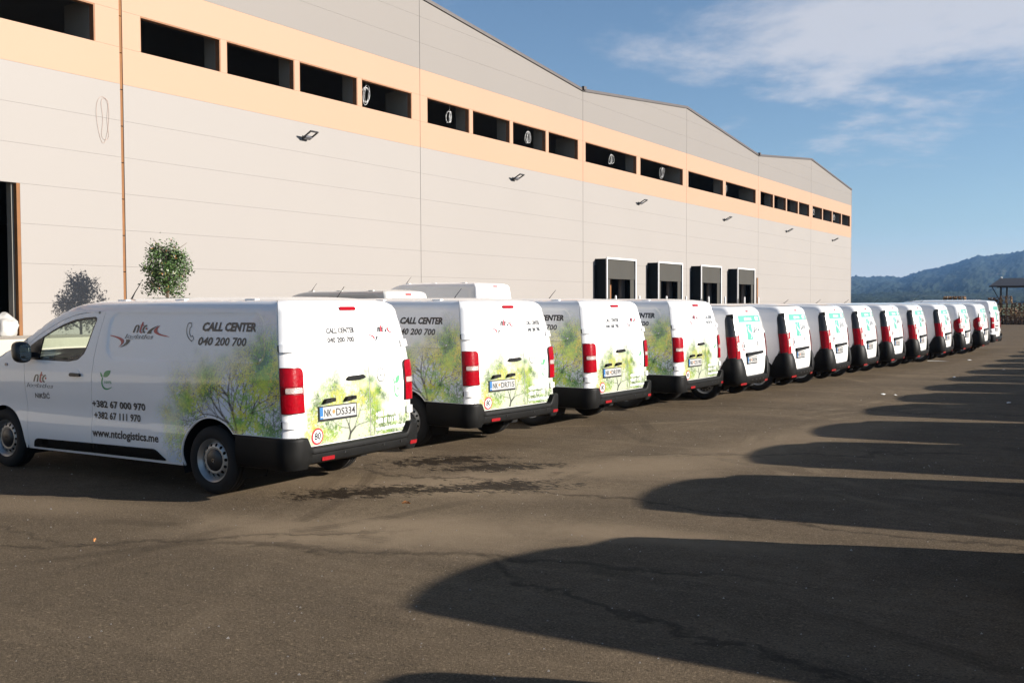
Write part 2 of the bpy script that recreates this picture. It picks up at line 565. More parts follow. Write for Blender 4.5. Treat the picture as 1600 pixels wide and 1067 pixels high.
def loft(shape, prof, ss, mats_, parent, name, cap=True):
    """sweep a profile [(offset, z)] (function of s) along the plan curve at constant z, offsets outward from the body"""
    rows = []
    for s in ss:
        pr = prof(s)
        S = np.full(len(pr), s); t = np.array([p[1] for p in pr]); o = np.array([p[0] for p in pr])
        rows.append(shape.P(S, t, 0) * 1.0 + horiz(shape, S, t) * o[:, None])
    m = len(rows[0]); V = np.concatenate(rows); F = []
    for i in range(len(rows) - 1):
        for j in range(m - 1):
            F.append((i * m + j, i * m + j + 1, (i + 1) * m + j + 1, (i + 1) * m + j))
    if cap:
        F.append(list(range(m))); F.append([(len(rows) - 1) * m + j for j in range(m)][::-1])
    o = link_mesh(name, V, F, mats_, parent)
    bm = bmesh.new(); bm.from_mesh(o.data); bmesh.ops.recalc_face_normals(bm, faces=bm.faces[:]); bm.to_mesh(o.data); bm.free()
    o.data.set_sharp_from_angle(angle=R(40))
    return o

def horiz(shape, s, t):
    n = shape.N(s, t).copy(); n[:, 2] = 0
    return n / np.maximum(np.linalg.norm(n, axis=1), 1e-6)[:, None]
# ------------------------------------------------------------------ printed tree motif (flat print, as vertex colours)
def value_noise(ny, nx, cells, seed):
    rg = np.random.default_rng(seed)
    out = np.zeros((ny, nx)); amp = 1; tot = 0
    for o in range(3):
        c = cells * 2 ** o
        g = rg.random((int(c * ny / nx) + 3, int(c) + 3))
        yy = np.linspace(0, g.shape[0] - 2.001, ny); xx = np.linspace(0, g.shape[1] - 2.001, nx)
        yi, xi = yy.astype(int), xx.astype(int); fy, fx = yy - yi, xx - xi
        fy = fy * fy * (3 - 2 * fy); fx = fx * fx * (3 - 2 * fx)
        a = g[yi][:, xi] * (1 - fx) + g[yi][:, xi + 1] * fx
        b = g[yi + 1][:, xi] * (1 - fx) + g[yi + 1][:, xi + 1] * fx
        out += amp * (a * (1 - fy[:, None]) + b * fy[:, None]); tot += amp; amp *= .5
    return out / tot

class Painter:
    def __init__(s, w, h, res, base):
        s.nx, s.ny = int(round(w / res)) + 1, int(round(h / res)) + 1
        s.res = res; s.img = np.zeros((s.ny, s.nx, 3)) + np.array(base)
        s.X, s.Y = np.meshgrid(np.arange(s.nx) * res, np.arange(s.ny) * res)
    def blend(s, sl, a, col):
        s.img[sl] = s.img[sl] * (1 - a[..., None]) + np.array(col) * a[..., None]
    def stroke(s, p, q, w0, w1, col, al):
        r = max(w0, w1) + s.res
        x0 = max(0, int((min(p[0], q[0]) - r) / s.res)); x1 = min(s.nx, int((max(p[0], q[0]) + r) / s.res) + 2)
        y0 = max(0, int((min(p[1], q[1]) - r) / s.res)); y1 = min(s.ny, int((max(p[1], q[1]) + r) / s.res) + 2)
        if x1 <= x0 or y1 <= y0: return
        sl = (slice(y0, y1), slice(x0, x1)); X, Y = s.X[sl], s.Y[sl]
        d = np.array(q) - np.array(p); L = max(d @ d, 1e-9)
        t = np.clip(((X - p[0]) * d[0] + (Y - p[1]) * d[1]) / L, 0, 1)
        dist = np.hypot(X - p[0] - t * d[0], Y - p[1] - t * d[1])
        w = (w0 + (w1 - w0) * t) / 2
        s.blend(sl, np.clip((w + s.res * .5 - dist) / s.res, 0, 1) * al, col)
    def dab(s, c, rx, ry, ang, col, al):
        r = max(rx, ry) + s.res
        x0 = max(0, int((c[0] - r) / s.res)); x1 = min(s.nx, int((c[0] + r) / s.res) + 2)
        y0 = max(0, int((c[1] - r) / s.res)); y1 = min(s.ny, int((c[1] + r) / s.res) + 2)
        if x1 <= x0 or y1 <= y0: return
        sl = (slice(y0, y1), slice(x0, x1)); X, Y = s.X[sl] - c[0], s.Y[sl] - c[1]
        ca, sa = math.cos(ang), math.sin(ang)
        e = np.hypot((X * ca + Y * sa) / rx, (-X * sa + Y * ca) / ry)
        s.blend(sl, np.clip((1.25 - e) * 2, 0, 1) * al, col)

def grow_tree(pt, rg, base, ang, length, width, depth, tips, col, al=1.0, spread=.55):
    x, y = base; n = 5
    for i in range(n):
        ang += rg.normal(0, .13)
        q = (x + math.cos(ang) * length / n, y + math.sin(ang) * length / n)
        w0 = width * (1 - .45 * i / n); w1 = width * (1 - .45 * (i + 1) / n)
        pt.stroke((x, y), q, w0, w1, col, al if depth < 4 else al * .8)
        x, y = q
        if depth >= 2: tips.append((x, y, depth, ang))
        if i >= 1 and depth < 6 and rg.random() < (.75 if depth < 4 else .5):
            sgn = rg.choice((-1, 1))
            grow_tree(pt, rg, (x, y), ang + sgn * rg.uniform(.35, 1.0) * spread * 1.5, length * rg.uniform(.5, .75), w1 * rg.uniform(.45, .65), depth + 1, tips, col, al, spread)
    if depth < 6:
        for sgn in (-1, 1):
            grow_tree(pt, rg, (x, y), ang + sgn * rg.uniform(.2, .6), length * rg.uniform(.55, .8), width * .5, depth + 1, tips, col, al, spread)

def leaves(pt, rg, tips, n, pal, noise, al=.8, size=(.006, .014), sc_=.03):
    tips = np.array([t[:2] for t in tips])
    ids = rg.integers(0, len(tips), n)
    for k in ids:
        c = tips[k] + rg.normal(0, sc_, 2)
        ix = int(np.clip(c[0] / pt.res, 0, pt.nx - 1)); iy = int(np.clip(c[1] / pt.res, 0, pt.ny - 1))
        v = noise[iy, ix]
        j = int(np.clip((v - .3) / .4 * len(pal) + rg.normal(0, .8), 0, len(pal) - 1))
        col = np.array(pal[j]) * rg.uniform(.75, 1.2)
        pt.dab(c, rg.uniform(*size), rg.uniform(*size) * .6, rg.uniform(0, 3.1), np.clip(col, 0, .9), al * rg.uniform(.6, 1))

WHITE = (.85, .84, .82)
def sstep(a, b, x):
    t = np.clip((x - a) / (b - a), 0, 1); return t * t * (3 - 2 * t)

def side_print(res=.0055):
    """seen from the left: x to the right (towards the tail), covers s 2.05..0.12, t 0.27..1.75"""
    W, Hh = 1.93, 1.48
    rg = np.random.default_rng(11)
    pt = Painter(W, Hh, res, (.68, .75, .84))
    nz = value_noise(pt.ny, pt.nx, 7, 3); nz2 = value_noise(pt.ny, pt.nx, 16, 8)
    pt.img = pt.img * (.86 + .3 * nz2[..., None])
    bark = (.020, .022, .015); tips = []
    pal = [(.08, .24, .05), (.18, .42, .06), (.38, .60, .08), (.58, .70, .07), (.74, .72, .06), (.80, .70, .08)]
    pal_far = [(.50, .66, .34), (.58, .72, .36), (.66, .76, .38), (.70, .76, .42)]
    # distant pale bushes on the left and along the top
    far = []
    for bx, by, ln in ((.30, .30, .38), (.12, .05, .30), (.55, .75, .40), (.85, .95, .34), (1.3, 1.0, .34), (1.6, .95, .36), (1.85, .9, .38), (.5, .15, .3), (1.05, .9, .35)):
        grow_tree(pt, rg, (bx, by), rg.uniform(1.2, 1.9), ln, .010, 3, far, (.34, .38, .26), .32, .7)
    leaves(pt, rg, far, 5200, pal_far, nz2, .55, (.005, .012), .035)
    # main tree
    for a, ln, wd in ((1.75, .42, .050), (2.35, .50, .036), (1.15, .46, .034), (2.75, .48, .026), (.55, .42, .026), (1.5, .5, .03)):
        grow_tree(pt, rg, (1.36, .30), a, ln, wd, 1, tips, bark, .8, .6)
    grow_tree(pt, rg, (1.70, .33), 1.9, .3, .014, 3, tips, bark, .9, .7)
    grow_tree(pt, rg, (1.85, .30), 1.7, .3, .012, 3, tips, bark, .9, .7)
    leaves(pt, rg, [t for t in tips if t[2] >= 3], 15000, pal, nz, .92, (.005, .011), .03)
    for cx, cy, r_, j in ((.86, .84, .15, 4), (1.50, .68, .19, 3), (1.62, .45, .16, 2), (1.72, .85, .13, 2), (1.38, .44, .12, 3), (1.78, .32, .14, 1), (.66, .62, .12, 2), (.45, .42, .14, 3)):
        cl = [(cx + rg.normal(0, r_ * .6), cy + rg.normal(0, r_ * .6), 4, 0) for _ in range(140)]
        p2 = [np.clip(np.array(pal[min(5, max(0, j + d))]) * (1.0 if cx > .6 else 1.5), 0, .7) for d in (-2, -1, 0, 0, 1)]
        leaves(pt, rg, cl, 950, p2, nz2, .92, (.005, .011), .012)
    # fine twigs over the leaves
    tw = []
    for a, ln, wd in ((1.9, .5, .022), (2.5, .45, .016)):
        grow_tree(pt, rg, (1.36, .34), a, ln, wd, 2, tw, bark, .5, .6)
    # fade into the paint: left and top
    xx, yy = pt.X, pt.Y
    edge = .18 + .28 * (yy / Hh) ** 1.4 * 1.0
    ax = sstep(edge - .16, edge + .50, xx + (nz - .5) * .55 + (nz2 - .5) * .2)
    top = .98 + .38 * sstep(.9, 1.9, xx)
    ay = 1 - sstep(top - .28, top + .22, yy + (nz - .5) * .35 + (nz2 - .5) * .2)
    al = np.clip(ax * ay, 0, 1)[..., None]
    pt.img = np.array(WHITE) * (1 - al) + pt.img * al
    return pt, al[..., 0]

def rear_print(res=.0055):
    """seen from behind: x to the right from y=.86 to y=-.86, t .515..1.4"""
    W, Hh = 1.72, .95
    rg = np.random.default_rng(5)
    pt = Painter(W, Hh, res, (.36, .395, .29))
    nz = value_noise(pt.ny, pt.nx, 6, 21); nz2 = value_noise(pt.ny, pt.nx, 18, 9)
    pt.img = pt.img * (.9 + .2 * nz2[..., None])
    bark = (.012, .012, .010); far = []; tips = []
    pal = [(.03, .07, .012), (.07, .14, .02), (.13, .22, .027), (.22, .28, .03), (.28, .29, .04), (.33, .31, .06)]
    palf = [(.26, .31, .13), (.31, .34, .16), (.35, .37, .2)]
    for k in range(12):
        grow_tree(pt, rg, (rg.uniform(.1, 1.6), rg.uniform(.1, .5)), rg.uniform(1.2, 1.9), .34, .008, 3, far, (.36, .37, .28), .5, .7)
    leaves(pt, rg, far, 4500, palf, nz2, .55, (.006, .013), .04)
    pt.stroke((.70, -.02), (.73, .07), .034, .028, bark, .9); pt.stroke((.73, .07), (.80, .12), .028, .02, bark, .9); pt.stroke((.73, .07), (.70, .16), .024, .018, bark, .9)
    for p_, a, ln, wd in (((.70, .15), 1.9, .26, .018), ((.79, .12), 1.15, .30, .016), ((.70, .12), 2.6, .26, .014), ((.80, .12), .45, .30, .014), ((.71, .16), 1.4, .30, .014)):
        grow_tree(pt, rg, p_, a, ln, wd, 2, tips, bark, .6, .75)
    grow_tree(pt, rg, (1.10, .02), 1.7, .42, .012, 3, tips, bark, .8, .6)
    leaves(pt, rg, tips, 3600, pal, nz, .8, (.005, .012), .04)
    for cx, cy, r_, j in ((.90, .40, .13, 4), (.20, .18, .16, 4), (.42, .12, .13, 2), (1.12, .30, .12, 2), (1.5, .08, .18, 1), (1.3, .30, .14, 2), (.55, .42, .12, 4), (1.6, .25, .1, 2), (1.25, .08, .16, 1), (1.1, .5, .1, 3)):
        cl = [(cx + rg.normal(0, r_ * .6), cy + rg.normal(0, r_ * .6), 4, 0) for _ in range(120)]
        leaves(pt, rg, cl, 650, [pal[min(5, max(0, j + d))] for d in (-2, -1, 0, 0, 1)], nz2, .75, (.005, .012), .012)
    xx, yy = pt.X, pt.Y
    top = .54 + .16 * np.sin(xx * 3.2 - .7) - .16 * np.exp(-((xx - 1.5) / .2) ** 2)
    ay = 1 - sstep(top - .40, top + .30, yy + (nz - .5) * .4 + (nz2 - .5) * .25)
    ax = sstep(0, .16, xx + (nz2 - .5) * .1)
    al = np.clip(ay * ax * 1.25, 0, 1)[..., None]
    pt.img = np.array(WHITE) * (1 - al) + pt.img * al
    return pt, al[..., 0]

def print_sheet(shape, name, pt, alpha, s_of_x, t0, mask, parent, off):
    """grid of the painted cells wrapped on the body"""
    xs = np.arange(pt.nx) * pt.res; ys = np.arange(pt.ny) * pt.res
    SX, TY = np.meshgrid(s_of_x(xs), t0 + ys)
    V = shape.P(SX.ravel(), TY.ravel(), off)
    nx, ny = pt.nx, pt.ny
    cs = (SX[:-1, :-1] + SX[1:, 1:]) / 2; ct = (TY[:-1, :-1] + TY[1:, 1:]) / 2
    keep = mask(cs, ct) & (np.maximum.reduce([alpha[:-1, :-1], alpha[1:, :-1], alpha[:-1, 1:], alpha[1:, 1:]]) > .004)
    jy, ix = np.nonzero(keep)
    a = jy * nx + ix
    F = np.stack([a, a + 1, a + 1 + nx, a + nx], 1)
    used = np.zeros(len(V), bool); used[F.ravel()] = True
    remap = np.cumsum(used) - 1
    me = bpy.data.meshes.new(name)
    Vu = V[used]; Fu = remap[F].astype(np.int32)
    me.vertices.add(len(Vu)); me.vertices.foreach_set('co', Vu.ravel())
    me.loops.add(Fu.size); me.loops.foreach_set('vertex_index', Fu.ravel())
    me.polygons.add(len(Fu)); me.polygons.foreach_set('loop_start', np.arange(0, Fu.size, 4, dtype=np.int32))
    me.polygons.foreach_set('use_smooth', np.ones(len(Fu), bool))
    me.update(calc_edges=True)
    col = np.concatenate([pt.img.reshape(-1, 3), np.ones((nx * ny, 1))], 1)[used]
    ca = me.color_attributes.new('print', 'FLOAT_COLOR', 'POINT')
    ca.data.foreach_set('color', col.astype(np.float32).ravel())
    me.materials.append(wrapm)
    o = bpy.data.objects.new(name, me); C.objects.link(o); o.parent = parent
    return o

# ------------------------------------------------------------------ printed marks shared by the vans
def logo_ntc(sh, s0, t0, k, kz, parent, off=.0016, swoosh=True, word=True, fat=1.0):
    """letters and swooshes of the haulier's mark; s0,t0 the centre, k metres per unit across, kz up"""
    T = lambda pts: [((x - 760), (470 - y)) for x, y in pts]
    def put(nm, VF, m, d=0): sh.decal(nm, VF[0], VF[1], s0, t0, k, kz, m, parent, off + d)
    n_ = T([(612, 425), (640, 300), (665, 250), (705, 245), (715, 275), (712, 300), (693, 425)])
    put('logo_letter', ribbon2d(n_, 34 * fat), inkblack)
    c_ = T(bez((900, 240), (800, 270), (810, 420), (870, 420), 10))
    put('logo_letter', ribbon2d(c_, 36 * fat), inkblack)
    t_ = T([(802, 160), (765, 330), (760, 400), (775, 418), (812, 415)])
    put('logo_letter', ribbon2d(t_, [30 * fat, 36 * fat, 36 * fat, 34 * fat, 30 * fat]), inkred, .0004)
    put('logo_letter', ribbon2d(T([(755, 240), (830, 240)]), 30), inkred, .0008)
    put('logo_letter', disc2d(895 - 760, 470 - 322, 20, 14, 30), inkred, .0004)
    if swoosh:
        r1 = bez((1205, 235), (1000, 330), (980, 480), (1440, 520)) + bez((1440, 495), (1120, 460), (1080, 350), (1205, 235))[1:-1]
        put('logo_swoosh', fill2d(T(r1)), inkred)
        b1 = bez((1165, 235), (1030, 290), (940, 350), (920, 445)) + bez((1020, 445), (1000, 380), (1040, 320), (1165, 238))[:-1]
        put('logo_swoosh', fill2d(T(b1)), inkblack)
        r2 = bez((85, 495), (360, 540), (560, 600), (295, 805)) + bez((295, 800), (420, 690), (380, 590), (85, 515))[1:]
        put('logo_swoosh', fill2d(T(r2)), inkred)
        b2 = bez((340, 808), (480, 750), (555, 690), (560, 600)) + [(460, 600)] + bez((462, 605), (490, 660), (450, 720), (340, 802))[1:-1]
        put('logo_swoosh', fill2d(T(b2)), inkblack)
    if word:
        V, F = text2d('logistics', .035, .25); wd = V[:, 0].max()
        W_ = 650
        for m, d, b in ((inkgrey, 0, .035), (inkwhite, .0006, -.004)):
            V2, F2 = text2d('logistics', b, .25)
            sh.decal('lettering', (V2 - [0, 0]) , F2, s0 + (760 - 420) * k, t0 - 100 * kz, W_ / wd * k, 150 * kz / .73 * .72, m, parent, off + d)

def phone_icon(sh, s0, t0, w, h, parent, m, off=.0016):
    pts = bez((.05, .95), (-.12, .55), (.05, .25), (.60, .02), 9) + [(.78, .16), (.62, .32)] + [(.50, .26)] + bez((.44, .30), (.26, .45), (.26, .55), (.30, .74), 7)[0:] + [(.44, .80), (.36, .98), (.20, 1.0)]
    sh.decal('phone_icon', *ribbon2d([(x * 1.0, y) for x, y in pts], .05, True), s0, t0, w, h, m, parent, off)

def leaf_icon(sh, s0, t0, w, h, parent, m, off=.0016):
    ring = bez((.18, .62), (-.05, .25), (.25, -.12), (.95, .18), 14)
    sh.decal('eco_ring', *ribbon2d(ring, [.10, .11, .11, .11, .11, .1, .1, .1, .09, .08, .07, .06, .04, .02]), s0, t0, w, h, m, parent, off)
    l1 = bez((.22, .66), (.25, .98), (.60, 1.0), (.85, .98), 8) + bez((.85, .98), (.80, .70), (.50, .60), (.22, .66), 8)[1:-1]
    l2 = bez((.16, .62), (.18, .78), (.05, .86), (-.05, .88), 6) + bez((-.05, .88), (-.04, .72), (.04, .62), (.16, .62), 6)[1:-1]
    sh.decal('eco_leaf', *fill2d(l1), s0, t0, w, h, m, parent, off)
    sh.decal('eco_leaf', *fill2d(l2), s0, t0, w, h, m, parent, off)
    V, F = text2d('100%', .01); V = V / [V[:, 0].max(), .73] * [.62, .14] + [.30, .34]
    sh.decal('lettering', V, F, s0, t0, w, h, m, parent, off)

def speed_sticker(sh, sc_, tc_, r, parent, off=.006, txt='80'):
    sh.decal('sticker_ring', *disc2d(0, 0, 1, 32), sc_, tc_, r, r, inkred, parent, off)
    sh.decal('sticker_face', *disc2d(0, 0, .78, 32), sc_, tc_, r, r, inkwhite, parent, off + .0015)
    V, F = text2d(txt, .03); V = (V - [V[:, 0].max() / 2, .36]) / [V[:, 0].max(), .73]
    sh.decal('lettering', V * [1.15, .88] + [0, .06], F, sc_, tc_, r, r, inkblack, parent, off + .003)
    sh.decal('lettering', *fill2d([(-.2, -.55), (.25, -.55), (.25, -.45), (-.2, -.45)]), sc_, tc_, r, r, inkgrey, parent, off + .003)

def plate(sh, yc, tc_, text, parent, off=.010, w=.52, h=.112):
    """a flat registration plate standing off the door"""
    s0 = np.float64(sh.sy(yc)); t0 = np.float64(tc_)
    O = sh.raw(s0, t0); nn = sh.N(s0, t0)
    u = sh.raw(s0 - .2, t0) - sh.raw(s0 + .2, t0); u /= np.linalg.norm(u); v = np.cross(nn, u); nn = np.cross(u, v)
    hh = h / 2
    def put(name, V2, F, m, d, par):
        V = O + np.outer(V2[:, 0], u) + np.outer(V2[:, 1], v) + nn * d
        out = []
        for f in F:
            f = list(f)
            if np.cross(V[f[1]] - V[f[0]], V[f[2]] - V[f[0]]) @ nn < 0: f = f[::-1]
            out.append(f)
        return link_mesh(name, V, out, m, par, False)
    def rect(x0, y0, x1, y1): return np.array([(x0, y0), (x1, y0), (x1, y1), (x0, y1)], float), [(0, 1, 2, 3)]
    def txt(body, x0, x1, y0, cap, d, m, bold=0.0):
        V, F = text2d(body, bold) if bold else text2d(body)
        put('lettering', V / [V[:, 0].max(), .73] * [x1 - x0, cap] + [x0, y0], F, m, d, fr)
    x0, x1, y0, y1 = -w / 2 - .012, w / 2 + .012, -hh - .022, hh + .01
    q = [(x0, y0), (x1, y0), (x1, y1), (x0, y1)]
    V = np.array([O + u * a + v * b + nn * off for a, b in q] + [O + u * a + v * b - nn * .03 for a, b in q])
    fr = link_mesh('number_plate', V, [(0, 1, 2, 3), (0, 4, 5, 1), (1, 5, 6, 2), (2, 6, 7, 3), (3, 7, 4, 0)], trim, parent, False)
    put('plate_face', *rect(-w / 2, -hh, w / 2, hh), platew, off + .0015, fr)
    put('plate_band', *rect(-w / 2, -hh, -w / 2 + .045, hh), inkblue, off + .003, fr)
    txt('MNE', -w / 2 + .008, -w / 2 + .038, -hh + .012, .016, off + .0045, inkwhite)
    a, b = text.split(' ')
    txt(a, -w / 2 + .062, -w / 2 + .165, -.036, .072, off + .003, inkblack, .012)
    put('plate_emblem', *disc2d(-w / 2 + .195, .004, .019, 20), inkorange, off + .003, fr)
    txt(b, -w / 2 + .228, w / 2 - .018, -.036, .072, off + .003, inkblack, .012)
    return fr

# ------------------------------------------------------------------ wheels
def make_wheel(r=.335, w=.205, rim_r=.205, hub='steel'):
    """returns a template wheel: tyre > rim, disc, hub_cap; axis y, outer face +y"""
    hw = w / 2
    prof = [(-hw * .8, rim_r), (-hw, rim_r + .03), (-hw, r - .05), (-hw * .86, r - .018), (-hw * .68, r - .004), (-hw * .64, r - .011), (-hw * .58, r - .011), (-hw * .54, r - .001),
            (-hw * .24, r), (-hw * .2, r - .009), (-hw * .12, r - .009), (-hw * .08, r), (hw * .08, r), (hw * .12, r - .009), (hw * .2, r - .009), (hw * .24, r),
            (hw * .54, r - .001), (hw * .58, r - .011), (hw * .64, r - .011), (hw * .68, r - .004), (hw * .86, r - .018), (hw, r - .05), (hw * 1.02, rim_r + .05), (hw * .98, rim_r + .02), (hw * .82, rim_r)]
    t = MB().lathe(prof, 'y', 48).build('wheel', rubber, None, True, angle=50)
    MB().lathe([(-hw * .8, rim_r), (-hw * .6, rim_r - .03), (hw * .35, rim_r - .035), (hw * .72, rim_r - .012), (hw * .86, rim_r + .006), (hw * .9, rim_r + .004), (hw * .84, rim_r - .008), (hw * .5, rim_r - .028)], 'y', 48).build('rim', steel, t, True)
    # pressed disc with round holes
    ro, ri, nh = rim_r - .026, .085, 14
    a = np.linspace(0, 2 * math.pi, 56, endpoint=False)
    outer = [(ro * math.cos(x), ro * math.sin(x)) for x in a]; inner = [(ri * .6 * math.cos(x), ri * .6 * math.sin(x)) for x in a[::2]]
    rh = ro - .032; holes = [inner]
    for k in range(nh):
        c = 2 * math.pi * k / nh
        holes.append([(rh * math.cos(c) + .016 * math.cos(x), rh * math.sin(c) + .016 * math.sin(x)) for x in np.linspace(0, 2 * math.pi, 10, endpoint=False)])
    pts = list(outer); ed = [(i, (i + 1) % 56) for i in range(56)]
    for h in holes:
        o = len(pts); pts += h; ed += [(o + i, o + (i + 1) % len(h)) for i in range(len(h))]
    for rr in (ro * .55, ro * .68):
        pts += [(rr * math.cos(x), rr * math.sin(x)) for x in a[::2]]
    res = delaunay_2d_cdt([Vector(p) for p in pts], ed, [], 0, 1e-6)
    V2 = np.array([v[:] for v in res[0]]); T = np.array([f for f in res[2]]); cen = V2[T].mean(1)
    k = in_poly(cen, outer)
    for h in holes: k &= ~in_poly(cen, h)
    T = T[k]; rad = np.hypot(V2[:, 0], V2[:, 1])
    dep = np.interp(rad, [0, ri, ri + .02, ro * .68, ro * .8, ro], [.03, .03, .026, .036, .030, .008]) + hw * .35
    V = np.stack([V2[:, 0], dep, V2[:, 1]], 1)
    fn = np.cross(V[T[:, 1]] - V[T[:, 0]], V[T[:, 2]] - V[T[:, 0]]); T[fn[:, 1] < 0] = T[fn[:, 1] < 0][:, ::-1]
    link_mesh('wheel_disc', V, T.tolist(), steel, t)
    MB().lathe([(hw * .1, .001), (hw * .1, ro), (hw * .1 - .01, ro), (hw * .1 - .01, .001)], 'y', 32).build('brake_drum', dark, t)
    MB().lathe([(hw * .35, .112), (hw * .35 + .035, .108), (hw * .35 + .046, .09), (hw * .35 + .05, .03), (hw * .35 + .05, .0005)], 'y', 36).build('hub_cap', trim, t, True)
    MB().lathe([(hw * .35 + .05, .016), (hw * .35 + .053, .016), (hw * .35 + .053, .012), (hw * .35 + .05, .012)], 'y', 20).build('hub_emblem', chrome, t, True)
    return t

def add_wheels(van, tmpl, xs, yc, z=None):
    r = .335 if z is None else z
    for x in xs:
        for sgn in (1, -1):
            c = copy_tree(tmpl, van); c.location = (x, sgn * yc, r)
            c.rotation_euler = (0, random.uniform(0, 6), 0 if sgn > 0 else math.pi)

def remove_tree(o):
    for c in list(o.children): remove_tree(c)
    bpy.data.objects.remove(o)

def arch_arc(xc, zc, r, t_a, t_b, n=22):
    """arch outline from its rear foot (height t_a) over the top to its front foot (height t_b)"""
    a0 = math.pi - math.asin((t_a - zc) / r); a1 = math.asin((t_b - zc) / r)
    return [(xc + r * math.cos(a), zc + r * math.sin(a)) for a in np.linspace(a0, a1, n)]

def roof_cap(sh, van, material, x_front, rear_ramp=.45):
    s1 = np.interp(x_front, sh.pl[:, 0][20:], sh.ps[20:])
    ss = np.concatenate([np.linspace(sh.smin, .4, 40), np.linspace(.45, s1, 40)])
    E = sh.raw(ss, sh.tmax(ss) - 1e-4)
    side = E[E[:, 1] > .02]
    Ye = lambda x: np.interp(x, side[20:, 0], side[20:, 1])
    poly = [tuple(p) for p in E[:, :2]] + [(x, -y) for x, y in E[::-1, :2] if y > .01]
    poly = densify(poly, .08)
    P = np.array(poly); g = np.meshgrid(np.arange(P[:, 0].min() + .03, P[:, 0].max(), .09), np.arange(-1, 1, .09))
    G = np.stack([g[0].ravel(), g[1].ravel()], 1); G = G[in_poly(G, poly)]; G = G[dist_loop(G, poly) > .02]
    n = len(poly)
    r = delaunay_2d_cdt([Vector(p) for p in poly] + [Vector(p) for p in G.tolist()], [(i, (i + 1) % n) for i in range(n)], [], 0, 1e-6)
    V2 = np.array([v[:] for v in r[0]]); T = np.array([f for f in r[2]]); T = T[in_poly(V2[T].mean(1), poly)]
    d = dist_loop(V2, E[:, :2].tolist() + [(x, -y) for x, y in E[::-1, :2]], closed=False)
    z = sh.H(V2[:, 0]) + sh.crown * (1 - np.clip(1 - d / .5, 0, 1) ** 2)
    # pressed ribs along the roof
    V = np.concatenate([V2, z[:, None]], 1)
    fn = np.cross(V[T[:, 1]] - V[T[:, 0]], V[T[:, 2]] - V[T[:, 0]]); T[fn[:, 2] < 0] = T[fn[:, 2] < 0][:, ::-1]
    return link_mesh('roof', V, T.tolist(), material, van), Ye

def strip_between(sh, van, name, material, x0, x1, crown, inset=0.0, lift=0.0, n=14, m=14):
    """windscreen or bonnet between the two upper edges"""
    xs = np.linspace(x0, x1, n); V = []
    for x in xs:
        s = np.interp(x, sh.pl[20:, 0], sh.ps[20:])
        e = sh.raw(np.array([s]), np.array([sh.tmax(s)]))[0]
        for v in np.linspace(-1, 1, m):
            V.append((e[0] + crown * .9 * (1 - v * v), v * (e[1] - inset), e[2] + lift + crown * (1 - v * v)))
    F = [(i * m + j, (i + 1) * m + j, (i + 1) * m + j + 1, i * m + j + 1) for i in range(n - 1) for j in range(m - 1)]
    return link_mesh(name, V, F, material, van)
# ------------------------------------------------------------------ the long panel van
def big_shape(H=1.885, w=.955, L=5.30):
    d = H - 1.885
    Hp = [(0, 1.885), (1.2, 1.89), (2.4, 1.89), (2.85, 1.885), (3.1, 1.872), (3.3, 1.845), (3.5, 1.79), (3.7, 1.715), (3.9, 1.625), (4.2, 1.47), (4.42, 1.355), (4.56, 1.29), (4.75, 1.24), (5.0, 1.14), (5.18, 1.02), (5.32, .92)]
    Hp = [(float(np.interp(x, [0, 2.9, 4.15, 4.56, 6], [0, 2.9, 4.025, 4.52, 6])), z) for x, z in Hp]
    Hp = [(x, z + d * (1 - sstep(2.7, 4.5, np.float64(x)))) for x, z in Hp]
    si = [(.15, .075), (.25, .045), (.34, .016), (.45, .003), (.56, .004), (.66, .012), (.76, .012), (.88, .003), (1.0, 0), (1.15, .002), (1.25, .010), (1.4, .028), (1.6, .062), (1.78, .10), (2.3, .17)]
    ri = [(.15, .03), (.5, .0), (.9, .004), (1.1, .012), (1.3, .032), (1.5, .066), (1.65, .095), (1.8, .13), (2.3, .2)]
    ab = [(0, .15, .12), (2.9, .15, .12), (3.3, .10, .09), (4.4, .07, .06), (4.6, .12, .08), (5.3, .10, .08)]
    return Shape(L, w, .11, .025, si, ri, Hp, ab, .035, nose=.58)

BIG = big_shape()

def rect_sdf(s, t, s0, s1, t0, t1, r):
    cx, cy = (s0 + s1) / 2, (t0 + t1) / 2
    qx = np.abs(s - cx) - (s1 - s0) / 2 + r; qy = np.abs(t - cy) - (t1 - t0) / 2 + r
    return np.hypot(np.maximum(qx, 0), np.maximum(qy, 0)) + np.minimum(np.maximum(qx, qy), 0) - r

